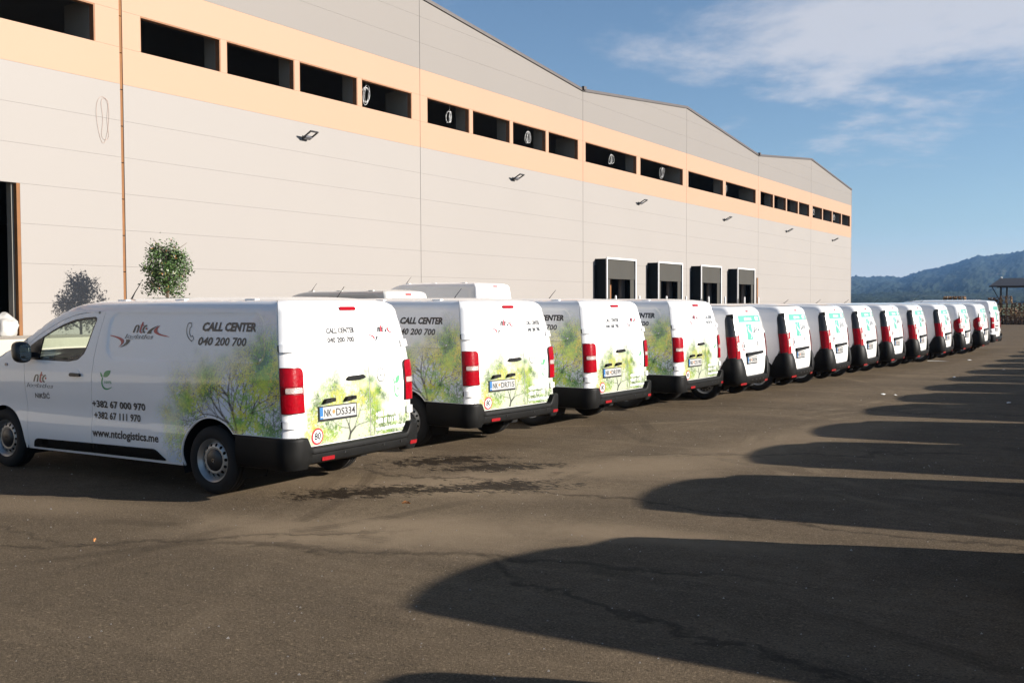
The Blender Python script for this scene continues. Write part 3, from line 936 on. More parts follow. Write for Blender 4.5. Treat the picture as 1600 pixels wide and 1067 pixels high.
def big_van(name, sh, paint, window=False, cab=True):
    van = bpy.data.objects.new(name, None); C.objects.link(van)
    dH = float(sh.H(1.0)) - 1.89
    AX_R, AX_F = 1.06, 4.435
    arch_r = arch_arc(AX_R, .335, .412, .612, .25)
    a_f0 = arch_arc(AX_F, .335, .378, .25, .60)
    # pressed field on the flank
    def press(s, t):
        d = rect_sdf(s, t, .30, 2.62, 1.29, 1.765 + dH, .14)
        return -.007 * sstep(.012, -.012, d)
    fld = rounded([(.30, 1.29), (2.62, 1.29), (2.62, 1.765 + dH), (.30, 1.765 + dH)], .14, 7)
    ext = []
    for e in (.014, 0, -.014):
        c = np.array([1.46, 1.53 + dH / 2]); P = np.array(densify(fld, .03)); q = P - c
        ext.append((c + q * (1 + e / np.maximum(np.abs(q).max(1), .2)[:, None])).tolist())
    tm = lambda s: float(sh.tmax(np.float64(s))) - 1e-4
    top_door = [(2.715, 1.775 + dH), (3.05, 1.765 + dH * .9), (3.25, 1.74 + dH * .6), (3.45, 1.69 + dH * .4), (3.65, 1.62 + dH * .25), (3.9, 1.515), (4.10, 1.415)]
    rear_door_edge = [(2.865, .25), (2.86, .6), (2.845, 1.04), (2.815, 1.3), (2.765, 1.55), (2.715, 1.775 + dH)]
    g = .0028
    sq = lambda P_: [(x if x < 2.9 else 2.9 + (x - 2.9) * .9, y) for x, y in P_]
    top_door = sq(top_door)
    flank = [(.122, .612)] + arch_r + [(2.862 - g, .25)] + [(x - g, y) for x, y in rear_door_edge[1:]]
    flank += [(x, y + g) for x, y in top_door[1:]] + [(3.99, 1.40 + .03)]
    flank += [(x, tm(x)) for x in np.linspace(4.0, .122, 40)]
    door = [(x + g, y) for x, y in rear_door_edge] + [(x, y - g) for x, y in top_door[1:]] + sq([(4.135, 1.36), (4.145, 1.2), (4.13, .95), (4.105, .78)]) + [(3.975, .60), (3.975, .42), (3.985, .25)]
    win = [(3.93, 1.245), (3.28, 1.24), (3.10, 1.262), (2.99, 1.33), (2.935, 1.42), (2.87, 1.60), (2.835, 1.70 + dH), (2.86, 1.725 + dH), (3.05, 1.715 + dH * .8), (3.25, 1.69 + dH * .5), (3.45, 1.64 + dH * .3), (3.65, 1.57), (3.9, 1.465), (4.04, 1.39), (4.075, 1.33), (4.05, 1.26)]
    win = rounded(sq(win), .02, 2)
    fend = [(x + 2 * g + .001, y) for x, y in [(3.985, .25), (3.975, .42), (3.975, .60)] + sq([(4.105, .78), (4.13, .95), (4.145, 1.2), (4.135, 1.36)])] + [(4.003, 1.43)]
    fend += [(x, tm(x)) for x in np.linspace(4.006, 4.74, 12)] + [(4.74, .60)] + [p for p in a_f0[::-1] if p[0] > 4.0]
    for rt in (False, True):
        sh.panel('flank', flank, paint, van, off=press, right=rt, extra=ext, res=.065)
        dr = sh.panel('door', door, paint, van, holes=[win], right=rt, res=.07)
        sh.panel('fender', fend, paint, van, right=rt, res=.07)
        gl = [p for p in win if p[0] < 3.86]
        sh.panel('door_glass', win, tint, dr, off=-.012, thick=0, right=rt, res=.12)
        w2 = [((x - 3.36) * .95 + 3.36, (y - 1.47) * .90 + 1.472) for x, y in win]
        sh.panel('window_seal', win, trim, dr, holes=[w2], off=-.004, thick=.01, right=rt, res=.06)
        sh.panel('mirror_sail', rounded(sq([(3.86, 1.25), (4.06, 1.25), (4.085, 1.33), (4.04, 1.40), (3.90, 1.468), (3.80, 1.50)]), .012, 2), trim, dr, off=.002, thick=.015, right=rt, res=.05)
        sh.panel('door_handle', rounded([(3.02, 1.088), (3.17, 1.084), (3.19, 1.10), (3.17, 1.124), (3.02, 1.118)], .012, 3), trim, dr, off=.03, thick=.03, right=rt, res=.03)
        sh.panel('handle_recess', [(3.10 + .055 * math.cos(a), 1.13 + .03 * math.sin(a)) for a in np.linspace(0, 2 * math.pi, 16, endpoint=False)], paint, dr, off=.004, thick=.01, right=rt, res=.03)
        sh.panel('side_cladding', rounded([(1.72, .285), (2.86, .285), (2.86, .385), (1.86, .392)], [.02, 0, 0, .05], 4), plastic, van, off=.014, thick=.02, right=rt)
        sh.panel('side_cladding', rounded([(2.87, .285), (3.90, .28), (3.84, .375), (2.87, .385)], [0, .02, .05, 0], 4), plastic, van, off=.014, thick=.02, right=rt)
        sh.panel('indicator', rounded([(4.33, 1.165), (4.375, 1.165), (4.375, 1.195), (4.33, 1.195)], .012, 3), clearl, van, off=.010, thick=.012, right=rt, res=.03)
        # front bumper and lamp, half each
        sh.panel('front_bumper', [(4.745, .26), (sh.smax - .01, .26), (sh.smax - .01, .62), (4.745, .62)], plastic, van, off=.01, right=rt, res=.08)
        sh.panel('front_panel', [(4.745, .625), (sh.smax - .01, .625)] + [(x, tm(x)) for x in np.linspace(sh.smax - .01, 4.745, 12)], paint, van, right=rt, res=.08)
        sh.panel('headlight', rounded([(4.78, .80), (5.05, .74), (5.10, .84), (4.82, 1.02)], .03, 3), clearl, van, off=.012, thick=.015, right=rt, res=.06)
    # wing mirrors
    for sg in (1, -1):
        bm = bmesh.new(); bmesh.ops.create_icosphere(bm, subdivisions=3, radius=1)
        for v in bm.verts:
            c = v.co; f = lambda q, p: math.copysign(abs(q) ** p, q)
            v.co = Vector((3.88 + f(c.x, .75) * .085 + .02 * c.z, sg * (1.075 + f(c.y, .7) * .095), 1.335 + f(c.z, .65) * .118))
            if v.co.x < 3.815: v.co.x = 3.815
        bm.verts.index_update()
        mo = link_mesh('wing_mirror', [v.co[:] for v in bm.verts], [[v.index for v in f.verts] for f in bm.faces], trim, van); bm.free()
        bm2 = bmesh.new(); bm2.from_mesh(mo.data); bmesh.ops.recalc_face_normals(bm2, faces=bm2.faces[:]); bm2.to_mesh(mo.data); bm2.free()
        mo.data.set_sharp_from_angle(angle=R(40))
        a = rounded([(-.07, -.09), (.06, -.09), (.065, .085), (-.07, .085)], .04, 4)
        V = [(3.811 + .02 * y, sg * (1.075 + x), 1.335 + y) for x, y in a]
        link_mesh('mirror_glass', V, [list(range(len(V)))], mirrorm, mo, False)
        MB().box((3.83, min(sg * .93, sg * 1.0), 1.27), (3.91, max(sg * .93, sg * 1.0), 1.33), .015).build('mirror_arm', trim, mo)
    roof, Ye = roof_cap(sh, van, paint, 3.14)
    strip_between(sh, van, 'windscreen', tint, 3.14, 4.50, .045, .01)
    strip_between(sh, van, 'bonnet', paint, 4.505, 5.28, .03, 0)
    # tail
    yo, ysp, tb, tt = .865, -.185, .515, 1.765 + dH
    sl, sr = sh.sy(yo), sh.sy(-yo)
    hole = [(sl, tb), (sr, tb), (sr, tt - .02), (sr + .06, tt), (sl - .06, tt), (sl, tt - .02)]
    s_r = 2 * sh.smin - .116
    outer = [(.116, .50), (.116, 1.2)] + [(.116, tm(.116))] + [(x, tm(x)) for x in np.linspace(.116, s_r, 60)][1:-1] + [(s_r, tm(.116)), (s_r, .50)]
    fr = sh.panel('rear_frame', outer, paint, van, holes=[rounded(hole, .02, 2)], res=.06)
    for nm, ya, yb in (('rear_door', yo - .006, ysp + .0035), ('rear_door', ysp - .0035, -yo + .006)):
        a, b = sh.sy(ya), sh.sy(yb)
        rds = [0, 0, .08, 0] if ya > 0 else [0, 0, 0, .08]
        def pr(s, t, a=a, b=b):
            d = rect_sdf(s, t, b + .05, a - .05, tb + .06, tt - .05, .10)
            return -.004 * sstep(.010, -.010, d)
        fl2 = rounded([(b + .05, tb + .06), (a - .05, tb + .06), (a - .05, tt - .05), (b + .05, tt - .05)], .1, 5)
        dr = sh.panel(nm, rounded([(a, tb + .005), (b, tb + .005), (b, tt - .006), (a, tt - .006)], [0, 0, .05 if yb < -.5 else 0, .05 if ya > .5 else 0], 4), paint, van, res=.055)
        if window:
            sh.panel('rear_window', rounded([(a - .09, 1.30 + dH), (b + .09, 1.30 + dH), (b + .09, tt - .05), (a - .09, tt - .05)], .05, 4), rearglass, dr, off=.004, thick=.006, res=.08)
        if ya > 0: left_door = dr
        else: right_door = dr
    # lamps
    for rt in (False, True):
        sa, sb = .112, sh.sy(.765)
        lp = sh.panel('tail_lamp', rounded([(sb, .835), (sa, .835), (sa, 1.262), (sb, 1.262)], [.015, .012, .012, .07], 5), trim, van, off=.014, thick=.03, right=rt, res=.04)
        m_ = .008
        sh.panel('lamp_lens', rounded([(sb + m_, 1.088), (sa - m_, 1.088), (sa - m_, 1.255), (sb + m_, 1.255)], [.005, .005, .01, .06], 5), redl, lp, off=.024, thick=.012, right=rt, res=.03)
        sh.panel('lamp_lens', rounded([(sb + m_, .842), (sa - m_, .842), (sa - m_, 1.012), (sb + m_, 1.012)], .008, 3), redl, lp, off=.024, thick=.012, right=rt, res=.03)
        sh.panel('lamp_band', rounded([(sb + m_, 1.016), (sa - m_, 1.016), (sa - m_, 1.084), (sb + m_, 1.084)], .005, 3), redl, lp, off=.018, thick=.008, right=rt, res=.03)
        sh.panel('reversing_lens', rounded([(sb + .022, 1.024), (sa - .05, 1.024), (sa - .05, 1.076), (sb + .022, 1.076)], .012, 3), clearl, lp, off=.023, thick=.008, right=rt, res=.025)
        for tz in (1.435, .735):
            hg = sh.panel('hinge', rounded([(sh.sy(.795), tz - .036), (.10, tz - .036), (.10, tz + .036), (sh.sy(.795), tz + .036)], .01, 3), paint, van, off=.026, thick=.026, right=rt, res=.03)
            sh.panel('hinge_gap', [(.085, tz - .03), (.118, tz - .03), (.118, tz + .03), (.085, tz + .03)], trim, hg, off=.020, thick=.02, right=rt, res=.03)
    # high brake lamp
    bl = [sh.sy(.145), sh.sy(-.125)]
    sh.panel('brake_lamp', rounded([(bl[1], tt + .022), (bl[0], tt + .022), (bl[0], tt + .062), (bl[1], tt + .062)], .018, 4), redl, van, off=.012, thick=.012, res=.03)
    # handle on the left leaf, plate lights
    hs = [sh.sy(.175), sh.sy(-.105)]
    sh.panel('rear_handle', rounded([(hs[1], 1.118), (hs[1] + .05, 1.10), (hs[0] - .05, 1.10), (hs[0], 1.115), (hs[0] - .04, 1.142), (hs[1] + .04, 1.146)], .015, 3), plastic, left_door, off=.032, thick=.032, res=.03)
    sh.panel('handle_recess', [((hs[0] + hs[1]) / 2 + .09 * math.cos(a), 1.145 + .042 * math.sin(a)) for a in np.linspace(0, 2 * math.pi, 20, endpoint=False)], paint, left_door, off=.008, thick=.01, res=.03)
    for yc in (.445, .145):
        a = sh.sy(yc)
        sh.panel('plate_lamp', rounded([(a - .075, .915), (a + .055, .905), (a + .075, .91), (a + .045, .945), (a - .075, .95)], .008, 2), plastic, left_door, off=.045, thick=.05, res=.03)
    # bumper
    plan_y = lambda s: np.interp(s if s >= sh.smin else 2 * sh.smin - s, sh.ps, sh.pl[:, 1])
    cen = [(-.03, .512), (.045, .508), (.066, .498), (.074, .480), (.074, .455), (.064, .445), (.068, .405), (.060, .365), (.025, .345), (-.04, .34)]
    sid = [(-.02, .612), (.012, .612), (.020, .604), (.022, .58), (.022, .50), (.022, .46), (.022, .41), (.018, .35), (.008, .315), (-.04, .30)]
    def prof(s):
        y = plan_y(s); sm = s if s >= sh.smin else 2 * sh.smin - s
        e = float(sstep(.715, .80, np.float64(y)))
        c = float(sstep(.50, .02, np.float64(sm))) if y > .8 else 1.0
        out = []
        for (o1, z1), (o2, z2) in zip(cen, sid):
            o2b = o2 + (.05 * c if o2 > 0 else 0)
            out.append((o1 * (1 - e) + o2b * e, z1 * (1 - e) + z2 * e))
        return out
    half = np.concatenate([np.linspace(.70, .30, 6), np.linspace(.26, sh.sy(.70), 26), np.linspace(sh.sy(.68), sh.smin, 8)[:-1]])
    ss = np.concatenate([half, [sh.smin], (2 * sh.smin - half)[::-1]])
    bp = loft(sh, prof, ss, plastic, van, 'rear_bumper')
    for y0, y1 in ((.43, .60), (-.78, -.89)):
        a, b = sh.sy(y0), sh.sy(y1)
        sh.panel('reflector', rounded([(min(a, b), .378), (max(a, b), .378), (max(a, b), .414), (min(a, b), .414)], .008, 3), refl, bp, off=.074 if y0 > 0 else .078, thick=.03, res=.03)
    for yc in (.28, -.32, -.62):
        a = sh.sy(yc)
        sh.panel('parking_sensor', [(a + .012 * math.cos(q), .425 + .012 * math.sin(q)) for q in np.linspace(0, 6.28, 12, endpoint=False)], trim, bp, off=.072, thick=.006, res=.03)
    # underside, wheel tubs
    ub = MB().box((1.55, -.66, .24), (5.05, .66, .40)).box((.10, -.62, .37), (1.55, .62, .45)).box((1.50, -.86, .27), (3.95, .86, .34)).box((.10, -.86, .36), (.60, .86, .42))
    ub.build('underbody', dark, van)
    for x in (AX_R, AX_F):
        for sg in (1, -1):
            pts = []; F = []
            n = 20
            for i in range(n + 1):
                a = math.pi * (1.12 - 1.24 * i / n)
                for y in (.60, .925): pts.append((x + .425 * math.cos(a), sg * y, .335 + .425 * math.sin(a)))
            for i in range(n): F.append((2 * i, 2 * i + 1, 2 * i + 3, 2 * i + 2))
            link_mesh('wheel_housing', pts, F, dark, van)
            link_mesh('wheel_housing', [(x + .43 * math.cos(a), sg * .60, .335 + .43 * math.sin(a)) for a in np.linspace(-.4, math.pi + .4, 24)], [list(range(24))], dark, van)
    # exhaust / tow eye and roof mounts
    for x in (.7, 1.7, 2.6):
        for sg in (1, -1):
            MB().box((x, sg * .66 - .03, 1.885 + dH), (x + .14, sg * .66 + .03, 1.905 + dH), .006).build('roof_mount', paint, van)
    MB().tube([(3.02, .30, 1.90 + dH), (2.95, .30, 1.985 + dH), (2.84, .30, 2.10 + dH)], [.012, .006, .004]).build('antenna', trim, van, True)
    if cab:
        MB().box((2.80, -.86, .34), (2.83, .86, 1.78), 0).build('bulkhead', liner, van)
        MB().box((2.83, -.86, .36), (4.6, .86, .42)).build('cab_floor', dash, van)
        d = MB(); d.box((4.02, -.86, .6), (4.55, .86, 1.13), .05).box((3.92, .15, .85), (4.1, .62, 1.16), .04); d.build('dashboard', dash, van)
        for yc in (.42, -.42):
            st = MB().box((3.05, yc - .25, .62), (3.62, yc + .25, .80), .05).build('seat', seatm, van)
            MB().box((2.92, yc - .24, .74), (3.08, yc + .24, 1.33), .05).build('seat_back', seatm, st)
            MB().box((2.92, yc - .13, 1.38), (3.02, yc + .13, 1.60), .04).build('head_rest', seatm, st)
            MB().tube([(2.97, yc - .06, 1.3), (2.97, yc - .06, 1.42)], .008).tube([(2.97, yc + .06, 1.3), (2.97, yc + .06, 1.42)], .008).build('head_rest_post', chrome, st)
        ring = [(3.72 + .19 * math.cos(a) * .45, .42 + .19 * math.sin(a), 1.10 + .19 * math.cos(a) * .88) for a in np.linspace(0, 6.283, 28, endpoint=False)]
        sw = MB().tube(ring, .014, 8, True); sw.box((3.69, .36, 1.05), (3.78, .48, 1.15), .02); sw.tube([(3.72, .24, 1.1), (3.72, .6, 1.1)], .014); sw.tube([(3.74, .42, 1.1), (4.0, .42, .98)], .03)
        sw.build('steering_wheel', dash, van, True)
        for sg in (1, -1):   # inner door skins
            MB().box((2.86, sg * .90 - .012, .45), (4.05, sg * .90 + .012, 1.20)).build('door_lining', dash, van)
        pl = []
        for sg in (1, -1):
            xs = np.linspace(3.1, 4.4, 10); e = [sh.raw(np.float64(x), sh.zt(np.float64(x)) - .01) for x in xs]
            MB().tube([(p[0], sg * (p[1] - .05), p[2]) for p in e], .028).build('pillar_lining', liner, van, True)
        MB().box((3.15, -.60, 1.70 + dH), (3.4, -.15, 1.715 + dH), 0).box((3.15, .15, 1.70 + dH), (3.4, .60, 1.715 + dH)).build('sun_visor', liner, van)
    van['ld'] = left_door.name; van['rd'] = right_door.name
    return van

def dress_ntc(sh, van, plate_text, swapped, wrap_templates):
    """the haulier's print on one van"""
    kids = {c.name.split('.')[0]: c for c in van.children}
    for tpl in wrap_templates:
        o = tpl.copy(); C.objects.link(o); o.parent = van
    k, kz = .92 / 1355, .27 / 655
    logo_ntc(sh, 2.53 - (760 - 85) * k + .06, 1.545, k, kz, van, -.003)
    logo_ntc(sh, 3.73, .985, .00075, .00042, van, swoosh=False)
    sh.text('NIKŠIĆ', 3.83, 3.57, .825, .055, inkblack, van, .02)
    phone_icon(sh, 1.44, 1.485, .15, .185, van, inkblack, -.003)
    sh.text('CALL CENTER', 1.22, .42, 1.595, .082, inkblack, van, .045, .22, -.003)
    sh.text('040 200 700', 1.255, .555, 1.455, .080, inkblack, van, .028, .18, -.003)
    leaf_icon(sh, 2.69, .955, .19, .215, van, inkgreen)
    sh.text('+382 67 000 970', 2.845, 2.00, .775, .072, inkblack, van, .03, off=.004)
    sh.text('+382 67 111 970', 2.82, 2.08, .655, .072, inkblack, van, .03, off=.004)
    sh.text('www.ntclogistics.me', 2.845, 1.80, .465, .085, inkblack, van, .024, off=.004)
    # tail
    if not swapped:
        cL, cR, ph = .40, -.05, .55; lg = -.50
        kk = .52 / 1355
    else:
        cL, cR, ph = -.36, -.71, -.27; lg = .18
        kk = .60 / 1355
    phone_icon(sh, sh.sy(ph), 1.475, .10 if not swapped else .07, .125, van, inkgrey, .004)
    sh.text('CALL CENTER', sh.sy(cL), sh.sy(cR), 1.565, .052, inkblack, van, .045, off=.004)
    sh.text('040 200 700', sh.sy(cL - .01), sh.sy(cR + .03), 1.475, .052, inkblack, van, .035, off=.004)
    logo_ntc(sh, sh.sy(lg), 1.55, kk, kk * .68, van, .004, fat=1.5)
    leaf_icon(sh, sh.sy(-.585), .87, .13, .235, van, inkpale, .006)
    sh.text('+382 67 000 970', sh.sy(-.27), sh.sy(-.68), .705, .048, inkwhite, van, .03, off=.006)
    sh.text('+382 67 111 970', sh.sy(-.27), sh.sy(-.66), .635, .048, inkwhite, van, .03, off=.006)
    sh.text('www.ntclogistics.me', sh.sy(-.265), sh.sy(-.78), .560, .046, inkwhite, van, .03, off=.006)
    speed_sticker(sh, sh.sy(.60), .60, .078, van, .006)
    # maker's badge: ring with a bolt
    t = np.linspace(0, 2 * math.pi, 36, endpoint=False)
    bs = sh.sy(-.375)
    sh.decal('maker_badge', *ribbon2d([(math.cos(a), math.sin(a)) for a in t], .13, True), bs, 1.125, .062, .068, inkgrey, van, .006)
    sh.decal('maker_badge', *fill2d([(-1.3, .12), (.25, .12), (.05, -.05), (1.3, -.05), (1.3, -.02), (-.05, -.16), (-.3, -.18), (-.05, .02), (-1.3, .08)][:9]), bs, 1.125, .062, .068, inkgrey, van, .006)
    plate(sh, .31, .812, plate_text, van)

# ------------------------------------------------------------------ the small delivery van
def small_shape():
    Hp = [(0, 1.775), (.5, 1.79), (1.2, 1.795), (2.1, 1.785), (2.4, 1.765), (2.6, 1.72), (2.85, 1.60), (3.1, 1.45), (3.3, 1.32), (3.45, 1.22), (3.6, 1.15), (3.9, 1.04), (4.1, .92), (4.22, .84)]
    si = [(.15, .09), (.25, .06), (.4, .018), (.55, .0), (.85, .0), (1.0, .004), (1.1, .010), (1.3, .034), (1.5, .07), (1.62, .092), (2.0, .17)]
    ri = [(.15, .06), (.35, .02), (.5, .0), (.75, .0), (.9, .008), (1.1, .025), (1.3, .055), (1.5, .098), (1.62, .125), (2.0, .22)]
    ab = [(0, .18, .16), (.5, .18, .16), (2.1, .18, .16), (2.6, .10, .10), (3.4, .08, .08), (3.6, .14, .1), (4.3, .12, .1)]
    return Shape(4.21, .915, .17, .045, si, ri, Hp, ab, .035, nose=.55)
SMALL = small_shape()

def small_van(name, sh, paint, teardrop=False):
    van = bpy.data.objects.new(name, None); C.objects.link(van)
    AX_R, AX_F, RW = .70, 3.40, .315
    tm = lambda s: float(sh.tmax(np.float64(s))) - 1e-4
    g = .003
    arch_r = arch_arc(AX_R, RW, .385, .47, .25)
    a_f = arch_arc(AX_F, RW, .37, .25, .5)
    lt, lb = (1.60, .80) if not teardrop else (1.30, .86)
    s_lamp = .205
    flank = [(.41, .49)] + [p for p in arch_r if p[0] > .345] + [(2.17, .25), (2.15, .8), (2.10, 1.2), (2.03, 1.5), (1.99, 1.60)] + [(2.3, 1.585), (2.6, 1.50), (2.9, 1.36), (3.1, 1.25)]
    flank += [(x, tm(x)) for x in np.linspace(3.1, .02, 40)]
    rear_edge = [(.02, 1.64), (s_lamp - .03, lt + .01), (s_lamp + .01, lt - .10), (s_lamp + .03, 1.2), (s_lamp + .02, .85), (.30, .72)]
    if teardrop:
        rear_edge = [(.02, 1.64), (.10, 1.32), (s_lamp + .06, 1.24), (s_lamp + .09, 1.05), (s_lamp + .06, .90), (.32, .72)]
    flank = flank + rear_edge
    door = [(2.17 + g, .25), (2.15 + g, .8), (2.10 + g, 1.2), (2.03 + g, 1.5), (1.99 + g, 1.595), (2.3, 1.58), (2.6, 1.495), (2.9, 1.355), (3.1, 1.24), (3.13, 1.1), (3.12, .8), (3.06, .5), (3.035, .25)]
    win = rounded([(3.02, 1.12), (2.25, 1.12), (2.12, 1.5), (2.3, 1.52), (2.6, 1.44), (2.85, 1.32)], .03, 3)
    fend = [(3.04, .25), (3.066, .5), (3.126, .8), (3.136, 1.1), (3.106, 1.245)] + [(x, tm(x)) for x in np.linspace(3.11, 3.66, 8)] + [(3.66, .52)] + [p for p in a_f[::-1] if p[0] > 3.06]
    for rt in (False, True):
        sh.panel('flank', flank, paint, van, right=rt, res=.07)
        dr = sh.panel('door', door, paint, van, holes=[win], right=rt, res=.09)
        sh.panel('door_glass', win, tint, dr, off=-.008, thick=0, right=rt, res=.12)
        sh.panel('fender', fend, paint, van, right=rt, res=.08)
        sh.panel('front_bumper', [(3.665, .25), (sh.smax - .01, .25), (sh.smax - .01, .55), (3.665, .55)], plastic, van, off=.01, right=rt, res=.09)
        sh.panel('front_panel', [(3.665, .555), (sh.smax - .01, .555)] + [(x, tm(x)) for x in np.linspace(sh.smax - .01, 3.665, 8)], paint, van, right=rt, res=.09)
        sh.panel('flank_moulding', rounded([(1.15, .52), (2.12, .52), (2.12, .58), (1.15, .58)], .02, 3), plastic, van, off=.012, thick=.012, right=rt, res=.1)
        # pressed outline of the blanked window
        fl = rounded([(.55, 1.05), (1.85, 1.05), (1.80, 1.46), (.62, 1.46)], .1, 5)
        fl_i = [((x - 1.2) * .985 + 1.2, (y - 1.25) * .96 + 1.25) for x, y in fl]
        sh.panel('window_blank', fl, paint, van, off=.003, thick=.004, right=rt, res=.1)
        # lamps
        di = sh.sy(.752)
        if not teardrop:
            lo = rounded([(di, lb - .02), (s_lamp, lb - .06), (s_lamp + .025, 1.2), (s_lamp - .005, lt - .06), (s_lamp - .05, lt), (s_lamp - .11, lt - .02), (di + .05, 1.25)], .03, 3)
            lp = sh.panel('tail_lamp', lo, trim, van, off=.008, thick=.03, right=rt, res=.05)
            mid = .06
            sh.panel('lamp_lens', rounded([(mid, .82), (s_lamp - .004, .80), (s_lamp + .018, 1.2), (mid, 1.2)], .01, 2), redl, lp, off=.013, thick=.01, right=rt, res=.05)
            sh.panel('lamp_lens', rounded([(di + .010, .80), (mid - .01, .76), (mid - .01, 1.20), (di + .020, 1.24)], .02, 3), redl, lp, off=.016, thick=.012, right=rt, res=.05)
            sh.panel('reversing_lens', rounded([(di + .024, .95), (mid - .035, .93), (mid - .035, 1.09), (di + .024, 1.10)], .01, 2), clearl, lp, off=.02, thick=.01, right=rt, res=.05)
            sh.panel('pillar_trim', rounded([(di + .012, 1.25), (mid - .02, 1.215), (mid - .01, 1.55), (di + .012, 1.57)], .02, 3), paint, van, off=.012, thick=.012, right=rt, res=.06)
        else:
            lo = rounded([(di, .87), (s_lamp - .02, .84), (s_lamp + .08, .98), (s_lamp + .07, 1.18), (s_lamp - .04, lt - .02), (di + .02, 1.32)], .05, 4)
            lp = sh.panel('tail_lamp', lo, redl, van, off=.016, thick=.03, right=rt, res=.05)
            sh.panel('reversing_lens', rounded([(di + .03, .98), (.10, .97), (.12, 1.14), (di + .04, 1.16)], .03, 3), clearl, lp, off=.022, thick=.01, right=rt, res=.05)
    roof_cap(sh, van, paint, 2.45)
    strip_between(sh, van, 'windscreen', tint, 2.45, 3.40, .05, .01)
    strip_between(sh, van, 'bonnet', paint, 3.405, 4.20, .03)
    # tail frame and two leaves
    yo, ysp, tb, tt = .755, -.20, .455, 1.605
    sl, sr = sh.sy(yo), sh.sy(-yo)
    a_ = 2 * sh.smin - .02; outer = [(.02, .43), (.02, 1.645)] + [(x, tm(x)) for x in np.linspace(.02, a_, 50)] + [(a_, 1.645), (a_, .43)]
    # narrow the lower frame to leave room for the lamps
    hole = [(sl, tb), (sr, tb), (sr + .03, tt), (sl - .03, tt)]
    sh.panel('rear_frame', outer, paint, van, holes=[rounded(hole, .02, 2)], off=-.002, res=.06)
    for i, (ya, yb) in enumerate(((yo - .006, ysp + .004), (ysp - .004, -yo + .006))):
        a, b = sh.sy(ya), sh.sy(yb); e0, e1 = (0, .03) if i == 0 else (.03, 0)
        cut0, cut1 = (.05, 0) if i == 0 else (0, .05)
        pl_ = [(a, tb + .08), (a - .05, tb + .006), (b, tb + .006), (b + e0 * 0, tt - .006), (a - .03, tt - .006)] if i == 0 else [(a, tb + .006), (b + .05, tb + .006), (b, tb + .08), (b + .03, tt - .006), (a, tt - .006)]
        dr = sh.panel('rear_door', rounded(pl_, .012, 2), paint, van, off=.002, res=.055)
        if i == 0: left = dr
    b0, b1 = sh.sy(.20), sh.sy(.06)
    sh.panel('brake_lamp', rounded([(b1, 1.668), (b0, 1.668), (b0, 1.70), (b1, 1.70)], .008, 2), redl, van, off=.010, thick=.012, res=.03)
    h0, h1 = sh.sy(.50), sh.sy(-.42)
    sh.panel('handle_bar', rounded([(h1, .855), (h0, .825), (h0, .895), (h1, .905)], .018, 3), plastic, left, off=.045, thick=.045, res=.05)
    for ya in (.71, -.71):
        for tz in (1.28, .66):
            a = sh.sy(ya); sgn = 1 if ya > 0 else -1
            sh.panel('hinge', rounded([(a - .03, tz - .025), (a + .03, tz - .025), (a + .03, tz + .025), (a - .03, tz + .025)], .006, 2), paint, van, off=.024, thick=.024, res=.04)
    # bumper: rises at the corners to the lamps
    plan_y = lambda s: np.interp(s if s >= sh.smin else 2 * sh.smin - s, sh.ps, sh.pl[:, 1])
    cen = [(-.03, .452), (.05, .448), (.072, .435), (.078, .41), (.075, .36), (.064, .34), (.060, .32), (.04, .30), (0, .285), (-.05, .28)]
    def prof(s):
        y = plan_y(s); sm = s if s >= sh.smin else 2 * sh.smin - s
        e = float(sstep(.58, .70, np.float64(y)))
        top = np.interp(sm, [-.3, .20, .30, .44], [.80, .80, .74, .47]) if y > .5 else .5
        c = float(sstep(.42, .05, np.float64(sm)))
        out = []
        sid = [(-.02, top), (.010, top), (.016, top - .01), (.022 + .02 * c, max(.40, top - .08)), (.026 + .045 * c, max(.38, .52 * (top / .8))), (.026 + .05 * c, .38), (.024 + .04 * c, .33), (.018 + .02 * c, .30), (.0, .28), (-.05, .275)]
        for (o1, z1), (o2, z2) in zip(cen, sid): out.append((o1 * (1 - e) + o2 * e, z1 * (1 - e) + z2 * e))
        return out
    half = np.concatenate([np.linspace(.43, .16, 10), np.linspace(.14, sh.sy(.56), 18), np.linspace(sh.sy(.53), sh.smin, 6)[:-1]])
    bp = loft(sh, prof, np.concatenate([half, [sh.smin], (2 * sh.smin - half)[::-1]]), plastic, van, 'rear_bumper')
    for sgn in (1, -1):
        a, b = sh.sy(sgn * .80), sh.sy(sgn * .56)
        sh.panel('reflector', rounded([(min(a, b), .305), (max(a, b), .305), (max(a, b), .342), (min(a, b), .342)], .01, 2), refl, bp, off=.064, thick=.03, res=.04)
    for yc in (.32, .10, -.12, -.34):
        a = sh.sy(yc)
        sh.panel('bumper_slot', rounded([(a - .05, .375), (a + .05, .375), (a + .05, .395), (a - .05, .395)], .008, 2), trim, bp, off=.079, thick=.01, res=.05)
    MB().box((1.2, -.60, .22), (4.0, .60, .36)).box((.12, -.52, .36), (1.2, .52, .46)).box((1.12, -.82, .25), (3.0, .82, .32)).box((.12, -.78, .33), (.30, .78, .40)).build('underbody', dark, van)
    for x in (AX_R, AX_F):
        for sg in (1, -1):
            n = 16; pts = []; F = []
            for i in range(n + 1):
                a = math.pi * (1.12 - 1.24 * i / n)
                for y in (.55, .885): pts.append((x + .395 * math.cos(a), sg * y, RW + .395 * math.sin(a)))
            for i in range(n): F.append((2 * i, 2 * i + 1, 2 * i + 3, 2 * i + 2))
            F.append([2 * i for i in range(n + 1)])
            link_mesh('wheel_housing', pts, F, dark, van)
    for sg in (1, -1):
        MB().box((3.0, sg * 1.0 - .10, 1.10), (3.12, sg * 1.0 + .10, 1.27), .035).build('wing_mirror', trim, van)
